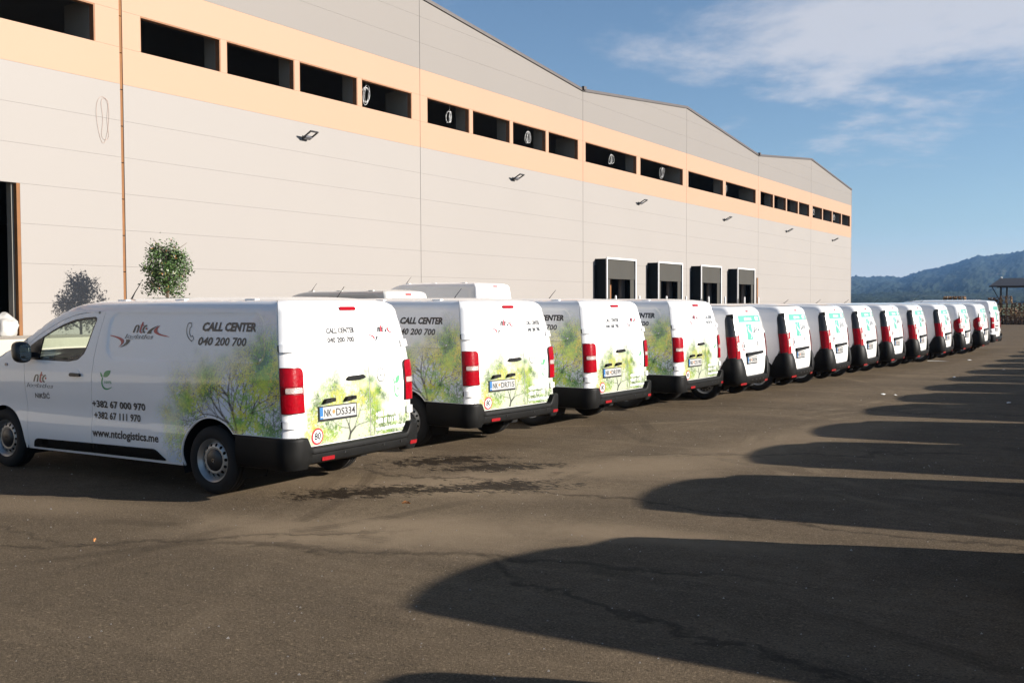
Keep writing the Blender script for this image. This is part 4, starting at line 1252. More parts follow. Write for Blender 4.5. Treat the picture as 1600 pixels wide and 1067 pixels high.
    MB().tube([(2.3, .0, 1.80), (2.2, .0, 1.86), (2.12, .0, 1.93)], [.012, .006, .004]).build('antenna', trim, van, True)
    MB().box((2.05, -.80, .34), (2.08, .80, 1.62)).build('bulkhead', liner, van)
    MB().box((3.05, -.78, .5), (3.45, .78, 1.05), .05).build('dashboard', dash, van)
    for yc in (.38, -.38):
        st = MB().box((2.25, yc - .24, .5), (2.75, yc + .24, .66), .05).build('seat', seatm, van)
        MB().box((2.14, yc - .22, .62), (2.28, yc + .22, 1.2), .05).build('seat_back', seatm, st)
        MB().box((2.15, yc - .12, 1.22), (2.24, yc + .12, 1.42), .04).build('head_rest', seatm, st)
    return van

def dress_sava(sh, van, plate_text, sticker=True):
    a, b = sh.sy(.70), sh.sy(-.70)
    n = 24; us = np.linspace(0, a - b, n)
    V = [(u, 0) for u in us] + [(u, .125) for u in us]
    F = [(i, i + 1, n + i + 1, n + i) for i in range(n - 1)]
    sh.decal('header_band', V, F, a - .015, 1.472, .975, 1, inkmint, van, .006)
    sh.text('IZBOR BAK', sh.sy(.38), sh.sy(-.06), 1.508, .052, inkwhite, van, .03, off=.009)
    q = rounded([(0, 0), (.20, 0), (.20, .075), (0, .075)], .01, 2)
    sh.decal('header_sticker', *fill2d(q), sh.sy(-.30), 1.498, 1.1, 1, inkwhite, van, .009)
    # green field with a white S-curve
    s0 = sh.sy(.33)
    def grid(u0, u1, v0, v1, n=6):
        gu, gv = np.meshgrid(np.linspace(u0, u1, n), np.linspace(v0, v1, n)); V = np.stack([gu.ravel(), gv.ravel()], 1)
        return V, [(j * n + i, j * n + i + 1, (j + 1) * n + i + 1, (j + 1) * n + i) for j in range(n - 1) for i in range(n - 1)]
    sh.decal('brand_field', *grid(0, .30, 0, .30), s0, 1.135, 1, 1, inkmint, van, .006)
    sv = bez((.15, .275), (.02, .24), (.07, .17), (.155, .145), 10) + bez((.155, .145), (.25, .11), (.26, .05), (.15, .025), 10)[1:]
    sh.decal('brand_curve', *ribbon2d(sv, [.006 + .026 * math.sin(math.pi * min(1, max(0, i / 18))) for i in range(19)]), s0, 1.135, 1, 1, inkwhite, van, .009)
    sh.text('SAVA', sh.sy(-.02), sh.sy(-.46), 1.265, .125, inkblack, van, .012, off=.006)
    if sticker: speed_sticker(sh, sh.sy(.555), 1.02, .085, van, .010)
    d = [(0, .075), (.045, 0), (0, -.075), (-.045, 0)]
    V = np.array(d + [(x * .45, y * .45) for x, y in d]); F = [(i, (i + 1) % 4, 4 + (i + 1) % 4, 4 + i) for i in range(4)]
    sh.decal('maker_badge', V, F, sh.sy(-.20), 1.045, 1, 1, chrome, van, .012)
    sh.text('www.sava.me', sh.sy(.44), sh.sy(-.12), .515, .034, inkgrey, van, 0.0, off=.006)
    plate(sh, .20, .752, plate_text, van, .022)
# ------------------------------------------------------------------ ground
def asphalt():
    m = bpy.data.materials.new('worn dusty asphalt'); m.use_nodes = True
    n, l = nodes_of(m); b = n['Principled BSDF']
    tc = n.new('ShaderNodeTexCoord')
    def noise(scale, detail=4, rough=.55, rot=0, sx=1, sy=1, dist=0, loc=(0, 0, 0)):
        mp = n.new('ShaderNodeMapping'); mp.inputs['Rotation'].default_value = (0, 0, rot); mp.inputs['Scale'].default_value = (sx, sy, 1); mp.inputs['Location'].default_value = loc
        l.new(tc.outputs['Object'], mp.inputs[0])
        t = n.new('ShaderNodeTexNoise'); t.inputs['Scale'].default_value = scale; t.inputs['Detail'].default_value = detail; t.inputs['Roughness'].default_value = rough; t.inputs['Distortion'].default_value = dist
        l.new(mp.outputs[0], t.inputs['Vector']); return t.outputs[0]
    def M(op, a, b_=None, clamp=False):
        x = n.new('ShaderNodeMath'); x.operation = op; x.use_clamp = clamp
        for i, v in enumerate((a, b_)):
            if v is None: continue
            if isinstance(v, (int, float)): x.inputs[i].default_value = v
            else: l.new(v, x.inputs[i])
        return x.outputs[0]
    def ramp(v, a, c, lo=0.0, hi=1.0, smooth=True):
        x = n.new('ShaderNodeMapRange'); x.interpolation_type = 'SMOOTHSTEP' if smooth else 'LINEAR'
        x.inputs['From Min'].default_value = a; x.inputs['From Max'].default_value = c; x.inputs['To Min'].default_value = lo; x.inputs['To Max'].default_value = hi
        l.new(v, x.inputs[0]); return x.outputs[0]
    def mixc(f, A, B, typ='MIX'):
        x = n.new('ShaderNodeMix'); x.data_type = 'RGBA'; x.blend_type = typ
        if isinstance(f, (int, float)): x.inputs['Factor'].default_value = f
        else: l.new(f, x.inputs['Factor'])
        for nm, v in (('A', A), ('B', B)):
            if isinstance(v, tuple): x.inputs[nm].default_value = (*v, 1)
            else: l.new(v, x.inputs[nm])
        return x.outputs['Result']
    def local(cx, cy, rot, sx, sy):
        """coords in the frame of a mark"""
        mp = n.new('ShaderNodeMapping'); mp.vector_type = 'TEXTURE'
        mp.inputs['Location'].default_value = (cx, cy, 0); mp.inputs['Rotation'].default_value = (0, 0, rot); mp.inputs['Scale'].default_value = (sx, sy, 1)
        l.new(tc.outputs['Object'], mp.inputs[0])
        s = n.new('ShaderNodeSeparateXYZ'); l.new(mp.outputs[0], s.inputs[0]); return s.outputs[0], s.outputs[1]
    big = noise(.16, 5, .6); mid = noise(.9, 6, .6, dist=.4); sml = noise(7, 5, .6); grit = noise(55, 3, .7); fine = noise(190, 2, .8)
    streak = noise(.7, 5, .6, rot=R(38), sx=.25, sy=2.2); streak2 = noise(.6, 5, .6, rot=R(-12), sx=.22, sy=2.6, loc=(3, 5, 0))
    col = mixc(ramp(mid, .3, .72), (.118, .102, .086), (.205, .178, .148))
    col = mixc(ramp(big, .38, .64, 0, .75), col, (.118, .106, .094))
    col = mixc(ramp(streak, .52, .72, 0, .55), col, (.235, .205, .172))
    col = mixc(ramp(streak2, .52, .70, 0, .45), col, (.092, .082, .072))
    col = mixc(ramp(sml, .3, .75, 0, .35), col, (.098, .088, .078))
    col = mixc(ramp(grit, .50, .78, 0, .6), col, (.36, .32, .27))
    col = mixc(ramp(grit, .47, .25, 0, .75), col, (.045, .041, .038))
    col = mixc(ramp(fine, .58, .76, 0, .75), col, (.36, .33, .29))
    TINT = True
    peb = noise(27, 2, .5, loc=(2, 7, 0)); peb2 = noise(75, 2, .6, loc=(5, 1, 0))
    col = mixc(ramp(peb, .60, .72, 0, .5), col, (.33, .29, .24)); col = mixc(ramp(peb, .40, .30, 0, .5), col, (.06, .054, .048))
    col = mixc(ramp(peb2, .58, .72, 0, .6), col, (.37, .33, .28)); col = mixc(ramp(peb2, .42, .28, 0, .65), col, (.045, .04, .036))
    # pale dusty patches
    for cx, cy, rot, sx, sy, k in ((-5.2, 6.6, R(30), 2.6, .9, .9), (-6.2, 8.4, R(25), 2.4, .9, .85), (-5.0, 10.4, R(55), 2.6, .9, .7), (-4.0, 14, R(80), 5, .8, .5), (-3.2, 7.4, R(10), 1.6, .4, .6), (-9.0, 5.6, R(15), 2.2, .5, .5)):
        u, v = local(cx, cy, rot, sx, sy)
        d = M('SQRT', M('ADD', M('MULTIPLY', u, u), M('MULTIPLY', v, v)))
        d = M('ADD', d, M('MULTIPLY', M('SUBTRACT', mid, .5), 1.6))
        col = mixc(ramp(d, 1.1, .1, 0, k), col, (.295, .260, .222))
    # tyre tracks: arcs with a broken tread
    for cx, cy, r, w, a0, k, lite in ((-12.2, 4.7, 5.9, .10, 0, .35, False), (-12.2, 4.7, 6.25, .09, 0, .45, False), (2.0, 15.2, 6.4, .11, 0, .55, True), (2.0, 15.2, 6.8, .09, 0, .5, True), (-13, 20, 8.6, .12, 0, .5, True), (-4, -3, 9.3, .12, 0, .5, False), (-1, 18, 7.2, .13, 0, .5, False), (-15.5, 9.6, 10.2, .11, 0, .5, False), (-12, 0.5, 8.2, .12, 0, .2, True)):
        u, v = local(cx, cy, 0, 1, 1)
        d = M('SQRT', M('ADD', M('MULTIPLY', u, u), M('MULTIPLY', v, v)))
        d = M('ABSOLUTE', M('SUBTRACT', M('ADD', d, M('MULTIPLY', M('SUBTRACT', big, .5), .8)), r))
        rib = M('ADD', M('MULTIPLY', M('SINE', M('MULTIPLY', d, 120)), .25), .75)
        f = M('MULTIPLY', M('MULTIPLY', ramp(d, w, w * .5), rib), ramp(mid, .42, .6, 0, k))
        col = mixc(f, col, (.27, .24, .205) if lite else (.070, .062, .055))
    # cracks and tarry seams: wandering lines
    for cx, cy, rot, ln, w, amp, k in ((-3.6, 8.6, R(-4), 5.5, .03, 1.3, .6), (-4.2, 6.1, R(18), 2.6, .035, 1.0, .55), (-2.4, 5.4, R(-20), 2.2, .03, 1.2, .6), (-6.5, 5.4, R(40), 2.0, .03, .9, .5), (-3.5, 12.5, R(35), 3, .05, 1.6, .45), (-8.5, 4.8, R(10), 2.5, .03, 1.4, .4), (-4, 18, R(10), 5, .06, 2, .4)):
        u, v = local(cx, cy, rot, 1, 1)
        wob = M('ADD', M('MULTIPLY', M('SUBTRACT', mid, .5), amp), M('MULTIPLY', M('SUBTRACT', sml, .5), .22))
        d = M('ABSOLUTE', M('ADD', v, wob))
        fade = ramp(M('ADD', M('ABSOLUTE', u), M('MULTIPLY', M('SUBTRACT', mid, .5), 2)), ln, ln * .6)
        f = M('MULTIPLY', M('MULTIPLY', ramp(d, w * 2.4, w * .2), fade), ramp(sml, .25, .55, .3 * k, k))
        col = mixc(f, col, (.038, .034, .031))
    # dark wet stains between the first two vans
    blot = noise(5.5, 6, .65, rot=R(30), sx=.8, sy=1.5, dist=.8); blot2 = noise(19, 4, .7, rot=R(30), sx=.7, sy=1.5)
    wet = None
    for cx, cy, rot, sx, sy in STAINS:
        u, v = local(cx, cy, rot, sx, sy)
        d = M('SQRT', M('ADD', M('MULTIPLY', u, u), M('MULTIPLY', v, v)))
        d = M('ADD', d, M('ADD', M('MULTIPLY', M('SUBTRACT', blot, .5), 3.4), M('MULTIPLY', M('SUBTRACT', blot2, .5), 3.0)))
        f = ramp(d, .84, .70)
        wet = f if wet is None else M('MAXIMUM', wet, f)
    col = mixc(M('MULTIPLY', wet, .9), col, (.022, .018, .015))
    # oil drips where vans stand
    drip = noise(1.6, 5, .7, loc=(9, 2, 0))
    u, v = local(-6.2, 24, 0, 1.8, 22)
    col = mixc(M('MULTIPLY', ramp(drip, .60, .72), ramp(M('ADD', M('MULTIPLY', u, u), M('MULTIPLY', v, v)), 1.2, .6, 0, .55)), col, (.05, .042, .036))
    col = mixc(1.0, col, (.71, .61, .475), 'MULTIPLY')
    l.new(col, b.inputs['Base Color'])
    rg = M('SUBTRACT', ramp(sml, .3, .7, .78, .95), M('MULTIPLY', wet, .2))
    l.new(rg, b.inputs['Roughness'])
    b.inputs['Specular IOR Level'].default_value = .06
    h = M('ADD', M('MULTIPLY', grit, .5), M('MULTIPLY', fine, .5)); h = M('ADD', h, M('MULTIPLY', sml, .5))
    bp = n.new('ShaderNodeBump'); bp.inputs['Strength'].default_value = .85; bp.inputs['Distance'].default_value = .014
    l.new(h, bp.inputs['Height']); l.new(bp.outputs[0], b.inputs['Normal'])
    return m

STAINS = [(-7.05, 9.8, R(55), .85, .40), (-6.55, 7.75, R(50), .85, .34), (-5.55, 8.75, R(40), .78, .36), (-6.25, 9.75, R(45), .8, .30), (-6.0, 8.2, R(40), .5, .16)]

field = mat('far grass field', (.07, .085, .035), rough=.95, spec=.1, vary=.4, vscale=.02)
g = link_mesh('ground', [(-13000, -13000, -.03), (13000, -13000, -.03), (13000, 13000, -.03), (-13000, 13000, -.03)], [(0, 1, 2, 3)], field, None, False)
tag(g, 'open ground beyond the yard', kind='structure')
y_ = link_mesh('yard', [(-60, -40, 0), (60, -40, 0), (60, 150, 0), (-60, 150, 0)], [(0, 1, 2, 3)], asphalt(), None, False)
tag(y_, 'worn brown-grey asphalt yard with tyre tracks and stains', kind='structure')

# grit and crumbs lying on the asphalt
rg = np.random.default_rng(4)
V, F = [], []
stone = mat('pale grit', (.42, .38, .33), rough=.9, vary=.4, vscale=3)
for _ in range(900):
    d = rg.uniform(3.5, 22) ** 1.0; a = CAM_YAW + rg.uniform(-.5, .5)
    x, y = -math.sin(a) * d, math.cos(a) * d; r = rg.uniform(.003, .008) * (1.6 if rg.random() < .06 else 1)
    o = len(V); V += [(x + r, y, 0.001), (x - r * .5, y + r * .9, 0.001), (x - r * .6, y - r * .8, 0.001), (x + r * .1, y, r * 1.1)]
    F += [(o, o + 1, o + 3), (o + 1, o + 2, o + 3), (o + 2, o, o + 3)]
gr = link_mesh('grit', V, F, stone, None, False)
tag(gr, 'loose pale grit scattered over the asphalt', kind='stuff')

# ------------------------------------------------------------------ warehouse
WX, Y0, BAY = -21.681, 16.70, 12.0
JW = [Y0 - 24, Y0 - 12] + [Y0 + .06 + 12 * k for k in range(7)]
JW[2] = Y0 - .12
ZB, ZT, ZV, ZP, CH = 7.29, 9.98, 11.33, 12.48, .8975
def panel_mat(name, col, rough):
    m = mat(name, col, rough=rough, spec=.15, vary=.025, vscale=.35)
    n, l = nodes_of(m); b = n['Principled BSDF']
    tc = n.new('ShaderNodeTexCoord'); mp = n.new('ShaderNodeMapping'); mp.inputs['Scale'].default_value = (1, .25, 30)
    l.new(tc.outputs['Object'], mp.inputs[0])
    w = n.new('ShaderNodeTexNoise'); w.inputs['Scale'].default_value = 1.6; w.inputs['Detail'].default_value = 3
    l.new(mp.outputs[0], w.inputs['Vector'])
    bp = n.new('ShaderNodeBump'); bp.inputs['Strength'].default_value = .03; bp.inputs['Distance'].default_value = .02
    l.new(w.outputs[0], bp.inputs['Height']); l.new(bp.outputs[0], b.inputs['Normal'])
    return m
m_low = panel_mat('off-white wall panel', (.230, .214, .201), .55)
m_band = panel_mat('peach wall panel', (.315, .203, .138), .55)
m_up = panel_mat('grey wall panel', (.176, .162, .150), .55)
m_core = mat('panel backing', (.16, .14, .12), rough=.9)
m_foam = mat('orange brown foam joint', (.17, .075, .026), rough=.9, vary=.3, vscale=4)
m_brown = mat('raw brown board edge', (.22, .105, .05), rough=.8, vary=.3, vscale=8)
m_jamb = mat('grey reveal lining', (.20, .19, .165), rough=.7, vary=.12, vscale=3)
m_inner = mat('dark hall interior', (.05, .048, .045), rough=.9)
m_flash = mat('dark roof flashing', (.055, .045, .042), rough=.5, vary=.2)
m_roof = mat('roof sheet', (.28, .28, .28), rough=.6)
m_conc = mat('concrete', (.40, .355, .29), rough=.9, vary=.15, vscale=2, bump=.2, bscale=40)
wh = thing('warehouse', 'long cream panel warehouse with peach window band and zigzag roofline', 'warehouse', (WX, Y0, 0))
def WB(name, ylo, yhi, zlo, zhi, m, x0=-.12, x1=0.0, parent=wh):
    return MB().box((x0, ylo - Y0, zlo), (x1, yhi - Y0, zhi)).build(name, m, parent)
def roofz(y):
    k = (y - (Y0 + .06)) / 12.0
    f = abs(((k + 1) % 2) - 1)      # 0 at even joints (valley), 1 at odd (peak)
    return ZV + (ZP - ZV) * f

GAP = .002
windows = []
for k in range(-2, 6):
    a, b = JW[k + 2], JW[k + 3]
    if k in (2, 3):
        ws = [(a + .24, a + 5.62), (a + 6.04, a + 11.5)]
    elif k == -1:
        ws = [(b - .72 - 2.62 - 2.84 * j, b - .72 - 2.84 * j) for j in range(4)][::-1]
    else:
        o = .58 if k == 0 else .42
        ws = [(a + o + 2.84 * j - .003 * j, a + o + 2.62 + 2.84 * j) for j in range(4)]
    windows.append((k, ws))
docks = [41.94, 47.69, 53.45, 59.29]
def pieces(lo, hi, cuts):
    out = []; c = lo
    for x0, x1 in sorted(cuts):
        if x0 > c: out.append((c, min(x0, hi)))
        c = max(c, x1)
    if c < hi: out.append((c, hi))
    return out
for k, ws in windows:
    a, b = JW[k + 2], JW[k + 3]
    ja, jb = (.045 if k == 0 else .011), (.045 if k == -1 else .011)
    lo, hi = a + ja, b - jb
    for j in range(9):
        z1 = ZB - CH * j; z0 = max(z1 - CH, 0.02)
        cuts = []
        if k == -1 and z1 <= 4.61: cuts.append((5.5, 13.84))
        if z1 < 3.75 and z1 > .9: cuts += [(y + .42, y + 2.72) for y in docks if a < y < b]
        for p0, p1 in pieces(lo, hi, cuts):
            WB('wall_panel', p0, p1, z0 + GAP, z1 - GAP, m_low)
    for zlo, zhi, cuts, mm in ((ZB, ZB + CH, [], m_band), (ZB + CH, ZB + 2 * CH, ws, m_band), (ZB + 2 * CH, ZT, [], m_band)):
        for p0, p1 in pieces(lo, hi, cuts):
            WB('wall_panel', p0, p1, zlo + (GAP if zlo == ZB else .002), zhi - .002, mm)
    # gable courses clipped by the roof line
    for zlo in (ZT, ZT + .9, ZT + 1.8):
        zhi = zlo + .9
        ya, yb = lo, hi
        ok_y = [y for y in np.linspace(lo, hi, 400) if roofz(y) > zlo + .03]
        if not ok_y: continue
        ya, yb = min(ok_y), max(ok_y)
        pts = [(ya, zlo + GAP), (yb, zlo + GAP)]
        up = []
        for y in np.linspace(yb, ya, 25):
            up.append((y, max(zlo + GAP, min(zhi - GAP, roofz(y)))))
        poly = [p for i, p in enumerate(pts + up)]
        if max(p[1] for p in up) <= zlo + .02: continue
        n = len(poly)
        V = [(0, y - Y0, z) for y, z in poly] + [(-.12, y - Y0, z) for y, z in poly]
        tri = tessellate_polygon([[Vector((y, z, 0)) for y, z in poly]])
        F = [tuple(t) for t in tri] + [tuple(i + n for i in t[::-1]) for t in tri] + [(i, (i + 1) % n, n + (i + 1) % n, n + i) for i in range(n)]
        MB().add(V, F).build('wall_panel', m_up, wh)
    # roof edge flashing
    V = []
    for y in (a, b):
        z = roofz(y + (.001 if y == a else -.001))
        V += [(.05, y - Y0, z - .07), (.05, y - Y0, z + .05), (-.25, y - Y0, z + .05), (-.25, y - Y0, z - .07)]
    MB().add(V, [(0, 1, 5, 4), (1, 2, 6, 5), (2, 3, 7, 6), (3, 0, 4, 7), (0, 3, 2, 1), (4, 5, 6, 7)]).build('roof_flashing', m_flash, wh)
    V = []
    for y in (a, b):
        z = roofz(y + (.001 if y == a else -.001))
        V += [(-.02, y - Y0, z + .002), (-60, y - Y0, z - 3.5), (-.02, y - Y0, z - .15), (-60, y - Y0, z - 3.65)]
    MB().add(V, [(0, 1, 5, 4), (2, 6, 7, 3), (0, 4, 6, 2)]).build('roof_sheet', m_roof, wh)
    # backing wall behind the joints
    for zlo, zhi, cuts in ((0, 3.70, [(y + .42, y + 2.72) for y in docks if a < y < b] + ([(5.5, 13.84)] if k == -1 else [])), (3.70, 4.60, [(5.5, 13.84)] if k == -1 else []), (4.60, ZB + CH, []), (ZB + CH, ZB + 2 * CH, ws), (ZB + 2 * CH, ZV - .3, [])):
        for p0, p1 in pieces(a, b, cuts): WB('wall_backing', p0, p1, zlo, zhi, m_core, -.16, -.125)
    # windows: raw edge, lining, deeper return beside the column
    for i, (w0, w1) in enumerate(ws):
        z0, z1 = ZB + CH, ZB + 2 * CH; t = .035
        last = i == len(ws) - 1; dp = .95 if last else .42
        fr = MB()
        fr.box((-.165, w1 - t - Y0, z0), (-.005, w1 + .002 - Y0, z1)).box((-.165, w0 - .002 - Y0, z0), (-.005, w0 + .02 - Y0, z1)).box((-.165, w0 + .02 - Y0, z1 - t), (-.005, w1 - t - Y0, z1 + .002))
        wo = fr.build('window_opening', m_brown, wh)
        MB().box((-dp - .17, w1 - t - .01 - Y0, z0 - .1), (-.17, w1 + .05 - Y0, z1 + .1)).build('reveal', m_jamb, wo)
        MB().box((-.6, w0 - Y0, z0 - .05), (-.17, w1 - Y0, z0 - .01)).build('sill', m_jamb, wo)
# joint strips
for i, y in enumerate(JW[1:]):
    if i == 1:
        for q in range(14):
            z0 = -.1 + CH * q + .09; z1 = min(z0 + CH - .02, ZV)
            if z0 > ZV: break
            WB('joint_filler', y - .04, y + .04, z0, z1, m_foam, -.11, -.02)
    elif i > 1:
        WB('joint_strip', y - .010, y + .010, .05, roofz(y) - .1, m_low, -.10, -.012)
WB('corner_trim', JW[-1] - .012, JW[-1] + .05, 0, roofz(JW[-1] - .01) - .08, m_low, -.20, .012)
WB('end_wall', JW[-1] - .16, JW[-1] - .013, 0, ZV - .1, m_low, -60, -.20)
WB('back_wall', JW[0], JW[-1], 0, ZP - 3.5, m_inner, -60.2, -60)
WB('side_wall', JW[0] - .2, JW[0], 0, ZV, m_low, -60, -.01)
WB('hall_floor', JW[0], JW[-1], 1.0, 1.18, m_inner, -60, -.2)
# valley outlets
for y in (JW[4], JW[6]):
    MB().box((.0, y - .12 - Y0, ZV - .02), (.14, y + .12 - Y0, ZV + .14), .01).build('valley_outlet', m_flash, wh)
# columns behind the windows
for y in JW[1:]:
    WB('column', y - .2, y + .2, 1.2, ZV - .2, m_inner, -.9, -.5)
# left doorway
dw = MB(); dw.box((-.30, 13.70 - Y0, .0), (-.121, 13.84 - Y0, 4.60)).build('door_reveal', m_jamb, wh)
MB().box((-.12, 13.755 - Y0, .0), (-.004, 13.845 - Y0, 4.61)).build('door_edge_board', m_foam, wh)
# loading docks
m_curt = mat('black dock curtain', (.008, .010, .011), rough=.8, spec=.1, vary=.2)
m_gcurt = mat('grey head curtain', (.050, .048, .043), rough=.85, spec=.1, vary=.08, vscale=2)
m_alu = mat('white dock frame', (.6, .6, .6), rough=.4, vary=.04)
m_scal = mat('scalloped canopy cloth', (.2, .175, .145), rough=.7, vary=.2)
for di, y in enumerate(docks):
    q = y - Y0; p = .6; W_ = 3.14; zt = 3.94
    d = MB().box((.0, q, .9), (p - .05, q + .03, zt - .06)).build('dock_shelter', m_curt, wh)
    MB().box((.0, q + W_ - .03, .9), (p - .05, q + W_, zt - .06)).build('side_cover', m_curt, d)
    MB().box((.002, q - .09, .9), (.06, q - .002, zt - .35)).build('side_seal', m_curt, d)
    f = MB(); t = .075
    f.box((p - .05, q, .9), (p, q + t, zt)).box((p - .05, q + W_ - t, .9), (p, q + W_, zt)).box((p - .05, q + t, zt - t), (p, q + W_ - t, zt))
    f.build('dock_frame', m_alu, d)
    V = []; F = []; n = 12
    for i in range(n + 1):
        x = (p - .05) * i / n; z = zt - .05 - .16 * math.sin(math.pi * i / n)
        V += [(x, q + .03, z), (x, q + W_ - .03, z)]
    link_mesh('canopy', V, [(2 * i, 2 * i + 1, 2 * i + 3, 2 * i + 2) for i in range(n)], m_scal, d)
    hc = MB(); nn = 14
    for i in range(nn):
        y0 = q + t + (W_ - 2 * t) * i / nn; y1 = q + t + (W_ - 2 * t) * (i + 1) / nn; b0 = .02 * math.sin(i * .9) ; b1 = .02 * math.sin((i + 1) * .9)
        hc.add([(p - .07, y0, zt - t), (p - .07, y1, zt - t), (p - .05 + b1, y1, 2.97), (p - .05 + b0, y0, 2.97)], [(0, 1, 2, 3)])
    hc.build('head_curtain', m_gcurt, d, True)
    for s0, s1 in ((q + t, q + .46), (q + W_ - .50, q + W_ - t)):
        MB().add([(p - .09, s0, 1.0), (p - .08, s1, 1.0), (p - .08, s1, zt - t - .02), (p - .09, s0, zt - t - .02)], [(0, 1, 2, 3)]).build('side_curtain', m_gcurt, d)
    MB().box((-.40, q + .42 + 1.30, 1.2), (-.18, q + .42 + 1.58, 3.7)).build('door_post', m_foam, d)
    MB().box((-.5, q + .40, 1.2), (-.16, q + .44, 3.72)).build('opening_reveal', m_jamb, d)
    if di in (0, 3):
        MB().box((-3.2, q + 1.1, 1.2), (-2.4, q + 1.8, 2.35 if di == 0 else 2.2), .02).build('pallet_load', m_alu, d)
    for s in (q + .18, q + W_ - .42):
        MB().lathe([(0, .045), (2.16, .045), (2.2, .03), (2.21, .001)], 'z', 12, (p + .35, s, 0)).build('guide_post', m_alu, d, True)
WB('loose_board', 64.45, 64.65, .9, 3.45, m_foam, .004, .05)
WB('foundation_wall', JW[0], JW[-1], 0, .9, m_conc, -.1, .02)
# thin red-orange cable ring drawn on the wall by the doorway
cab = mat('thin salmon cable', (.36, .24, .19), rough=.6)
pts = [(WX + .012 + .005 * math.sin(3 * a), 16.02 + .17 * math.sin(a) + .03 * math.sin(2 * a), 6.33 + .56 * math.cos(a)) for a in np.linspace(0, 2 * math.pi, 40, endpoint=False)]
pts2 = [(WX + .014, 16.08 + .10 * math.sin(a) + .04 * math.sin(3 * a), 6.36 + .50 * math.cos(a)) for a in np.linspace(0, 2 * math.pi, 40, endpoint=False)]
o = MB().tube(pts, .0035, 5, True).tube(pts2, .0035, 5, True).build('wall_cable', cab, None, True)
tag(o, 'thin salmon cable loop hanging on the cream wall left of the orange joint', 'cable')
# concrete landing in front of the doorway
o = MB().box((WX + .03, 3.0, 0), (WX + 2.3, 15.0, 1.17), .02).build('loading_platform', m_conc, None)
tag(o, 'beige concrete loading platform below the dark doorway', 'platform')

# floodlights
m_fl = mat('dark grey floodlight', (.035, .035, .036), rough=.45, metal=.3)
m_fg = mat('floodlight lens', (.10, .10, .11), rough=.2)
names = ['left of the peach band middle', '', '', '', '', '']
ordn = ['nearest the camera, under the fourth window from the orange joint', 'second from the left along the cream wall', 'third from the left, above the left two loading docks', 'fourth from the left, above the right two loading docks', 'fifth from the left, second from the far corner', 'farthest one, next to the building corner']
for i, (y, z) in enumerate(((23.0, 6.85), (34.87, 6.82), (46.6, 6.80), (58.6, 6.80), (70.8, 6.82), (82.9, 6.80))):
    t = thing('floodlight', 'dark square floodlight ' + ordn[i], 'floodlight', (WX, y, z), 0, 'floodlights along the warehouse wall'); t.scale = (.8, .8, .8)
    MB().box((.0, -.10, -.09), (.03, .10, .06), .008).box((.03, -.03, -.06), (.16, .03, .0), .01).build('wall_bracket', m_fl, t)
    ca, sa = math.cos(R(28)), math.sin(R(28))
    def tp(a, b, c): return (.12 + a * ca - c * sa, b, -.05 + a * sa + c * ca)
    fr = MB()
    for (a0, a1, b0, b1) in ((0, .05, -.21, .21), (.42, .47, -.21, .21), (.05, .42, -.21, -.165), (.05, .42, .165, .21)):
        V = [tp(*p) for p in ((a0, b0, -.025), (a1, b0, -.025), (a1, b1, -.025), (a0, b1, -.025), (a0, b0, .025), (a1, b0, .025), (a1, b1, .025), (a0, b1, .025))]
        fr.add(V, [(0, 3, 2, 1), (4, 5, 6, 7), (0, 1, 5, 4), (1, 2, 6, 5), (2, 3, 7, 6), (3, 0, 4, 7)])
    fr.build('lamp_frame', m_fl, t)
    V = [tp(*p) for p in ((-.02, -.17, -.05), (.14, -.17, -.05), (.14, .17, -.05), (-.02, .17, -.05), (-.02, -.17, .03), (.14, -.17, .03), (.14, .17, .03), (-.02, .17, .03))]
    MB().add(V, [(0, 3, 2, 1), (4, 5, 6, 7), (0, 1, 5, 4), (1, 2, 6, 5), (2, 3, 7, 6), (3, 0, 4, 7)]).build('lamp_head', m_fg, t)

# cable coils hanging in the openings
m_cab = mat('white cable', (.62, .62, .62), rough=.5)
wflat = {(k, i): w for k, ws in windows for i, w in enumerate(ws)}
for (k, i, f, r, lab) in ((0, 3, .20, .30, 'fourth window right of the orange joint'), (1, 0, .66, .24, 'first window of the second bay'), (1, 2, .62, .26, 'third window of the second bay'), (2, 0, .58, .26, 'left wide window above the docks'), (2, 1, .60, .30, 'second wide window above the docks'), (3, 1, .12, .20, 'fourth wide window above the docks'), (4, 3, .2, .22, 'last window of the bay right of the docks'), (5, 0, .4, .22, 'first window of the farthest bay'), (5, 2, .5, .22, 'third window of the farthest bay')):
    w = wflat[(k, i)]; y = w[0] + (w[1] - w[0]) * f; z = ZB + CH * 1.55
    cb = MB()
    rr = random.Random(k * 7 + i)
    for q in range(4):
        e = rr.uniform(.75, 1.05); sx = rr.uniform(.45, .75); dy = rr.uniform(-.05, .05); dx = rr.uniform(-.05, .05); ph = rr.uniform(-.3, .3)
        cb.tube([(WX - .28 + dx + .05 * math.sin(a + q), y + dy + r * sx * e * math.sin(a + ph), z + r * e * math.cos(a)) for a in np.linspace(0, 2 * math.pi, 28, endpoint=False)], .006, 5, True)
    cb.tube([(WX - .28, y, z + r), (WX - .28, y + .03, ZB + 2 * CH + .02)], .006, 5)
    o = cb.build('cable_coil', m_cab, None, True)
    tag(o, 'white cable coil hanging in the ' + lab, 'cable coil', 'cable coils in the window openings')

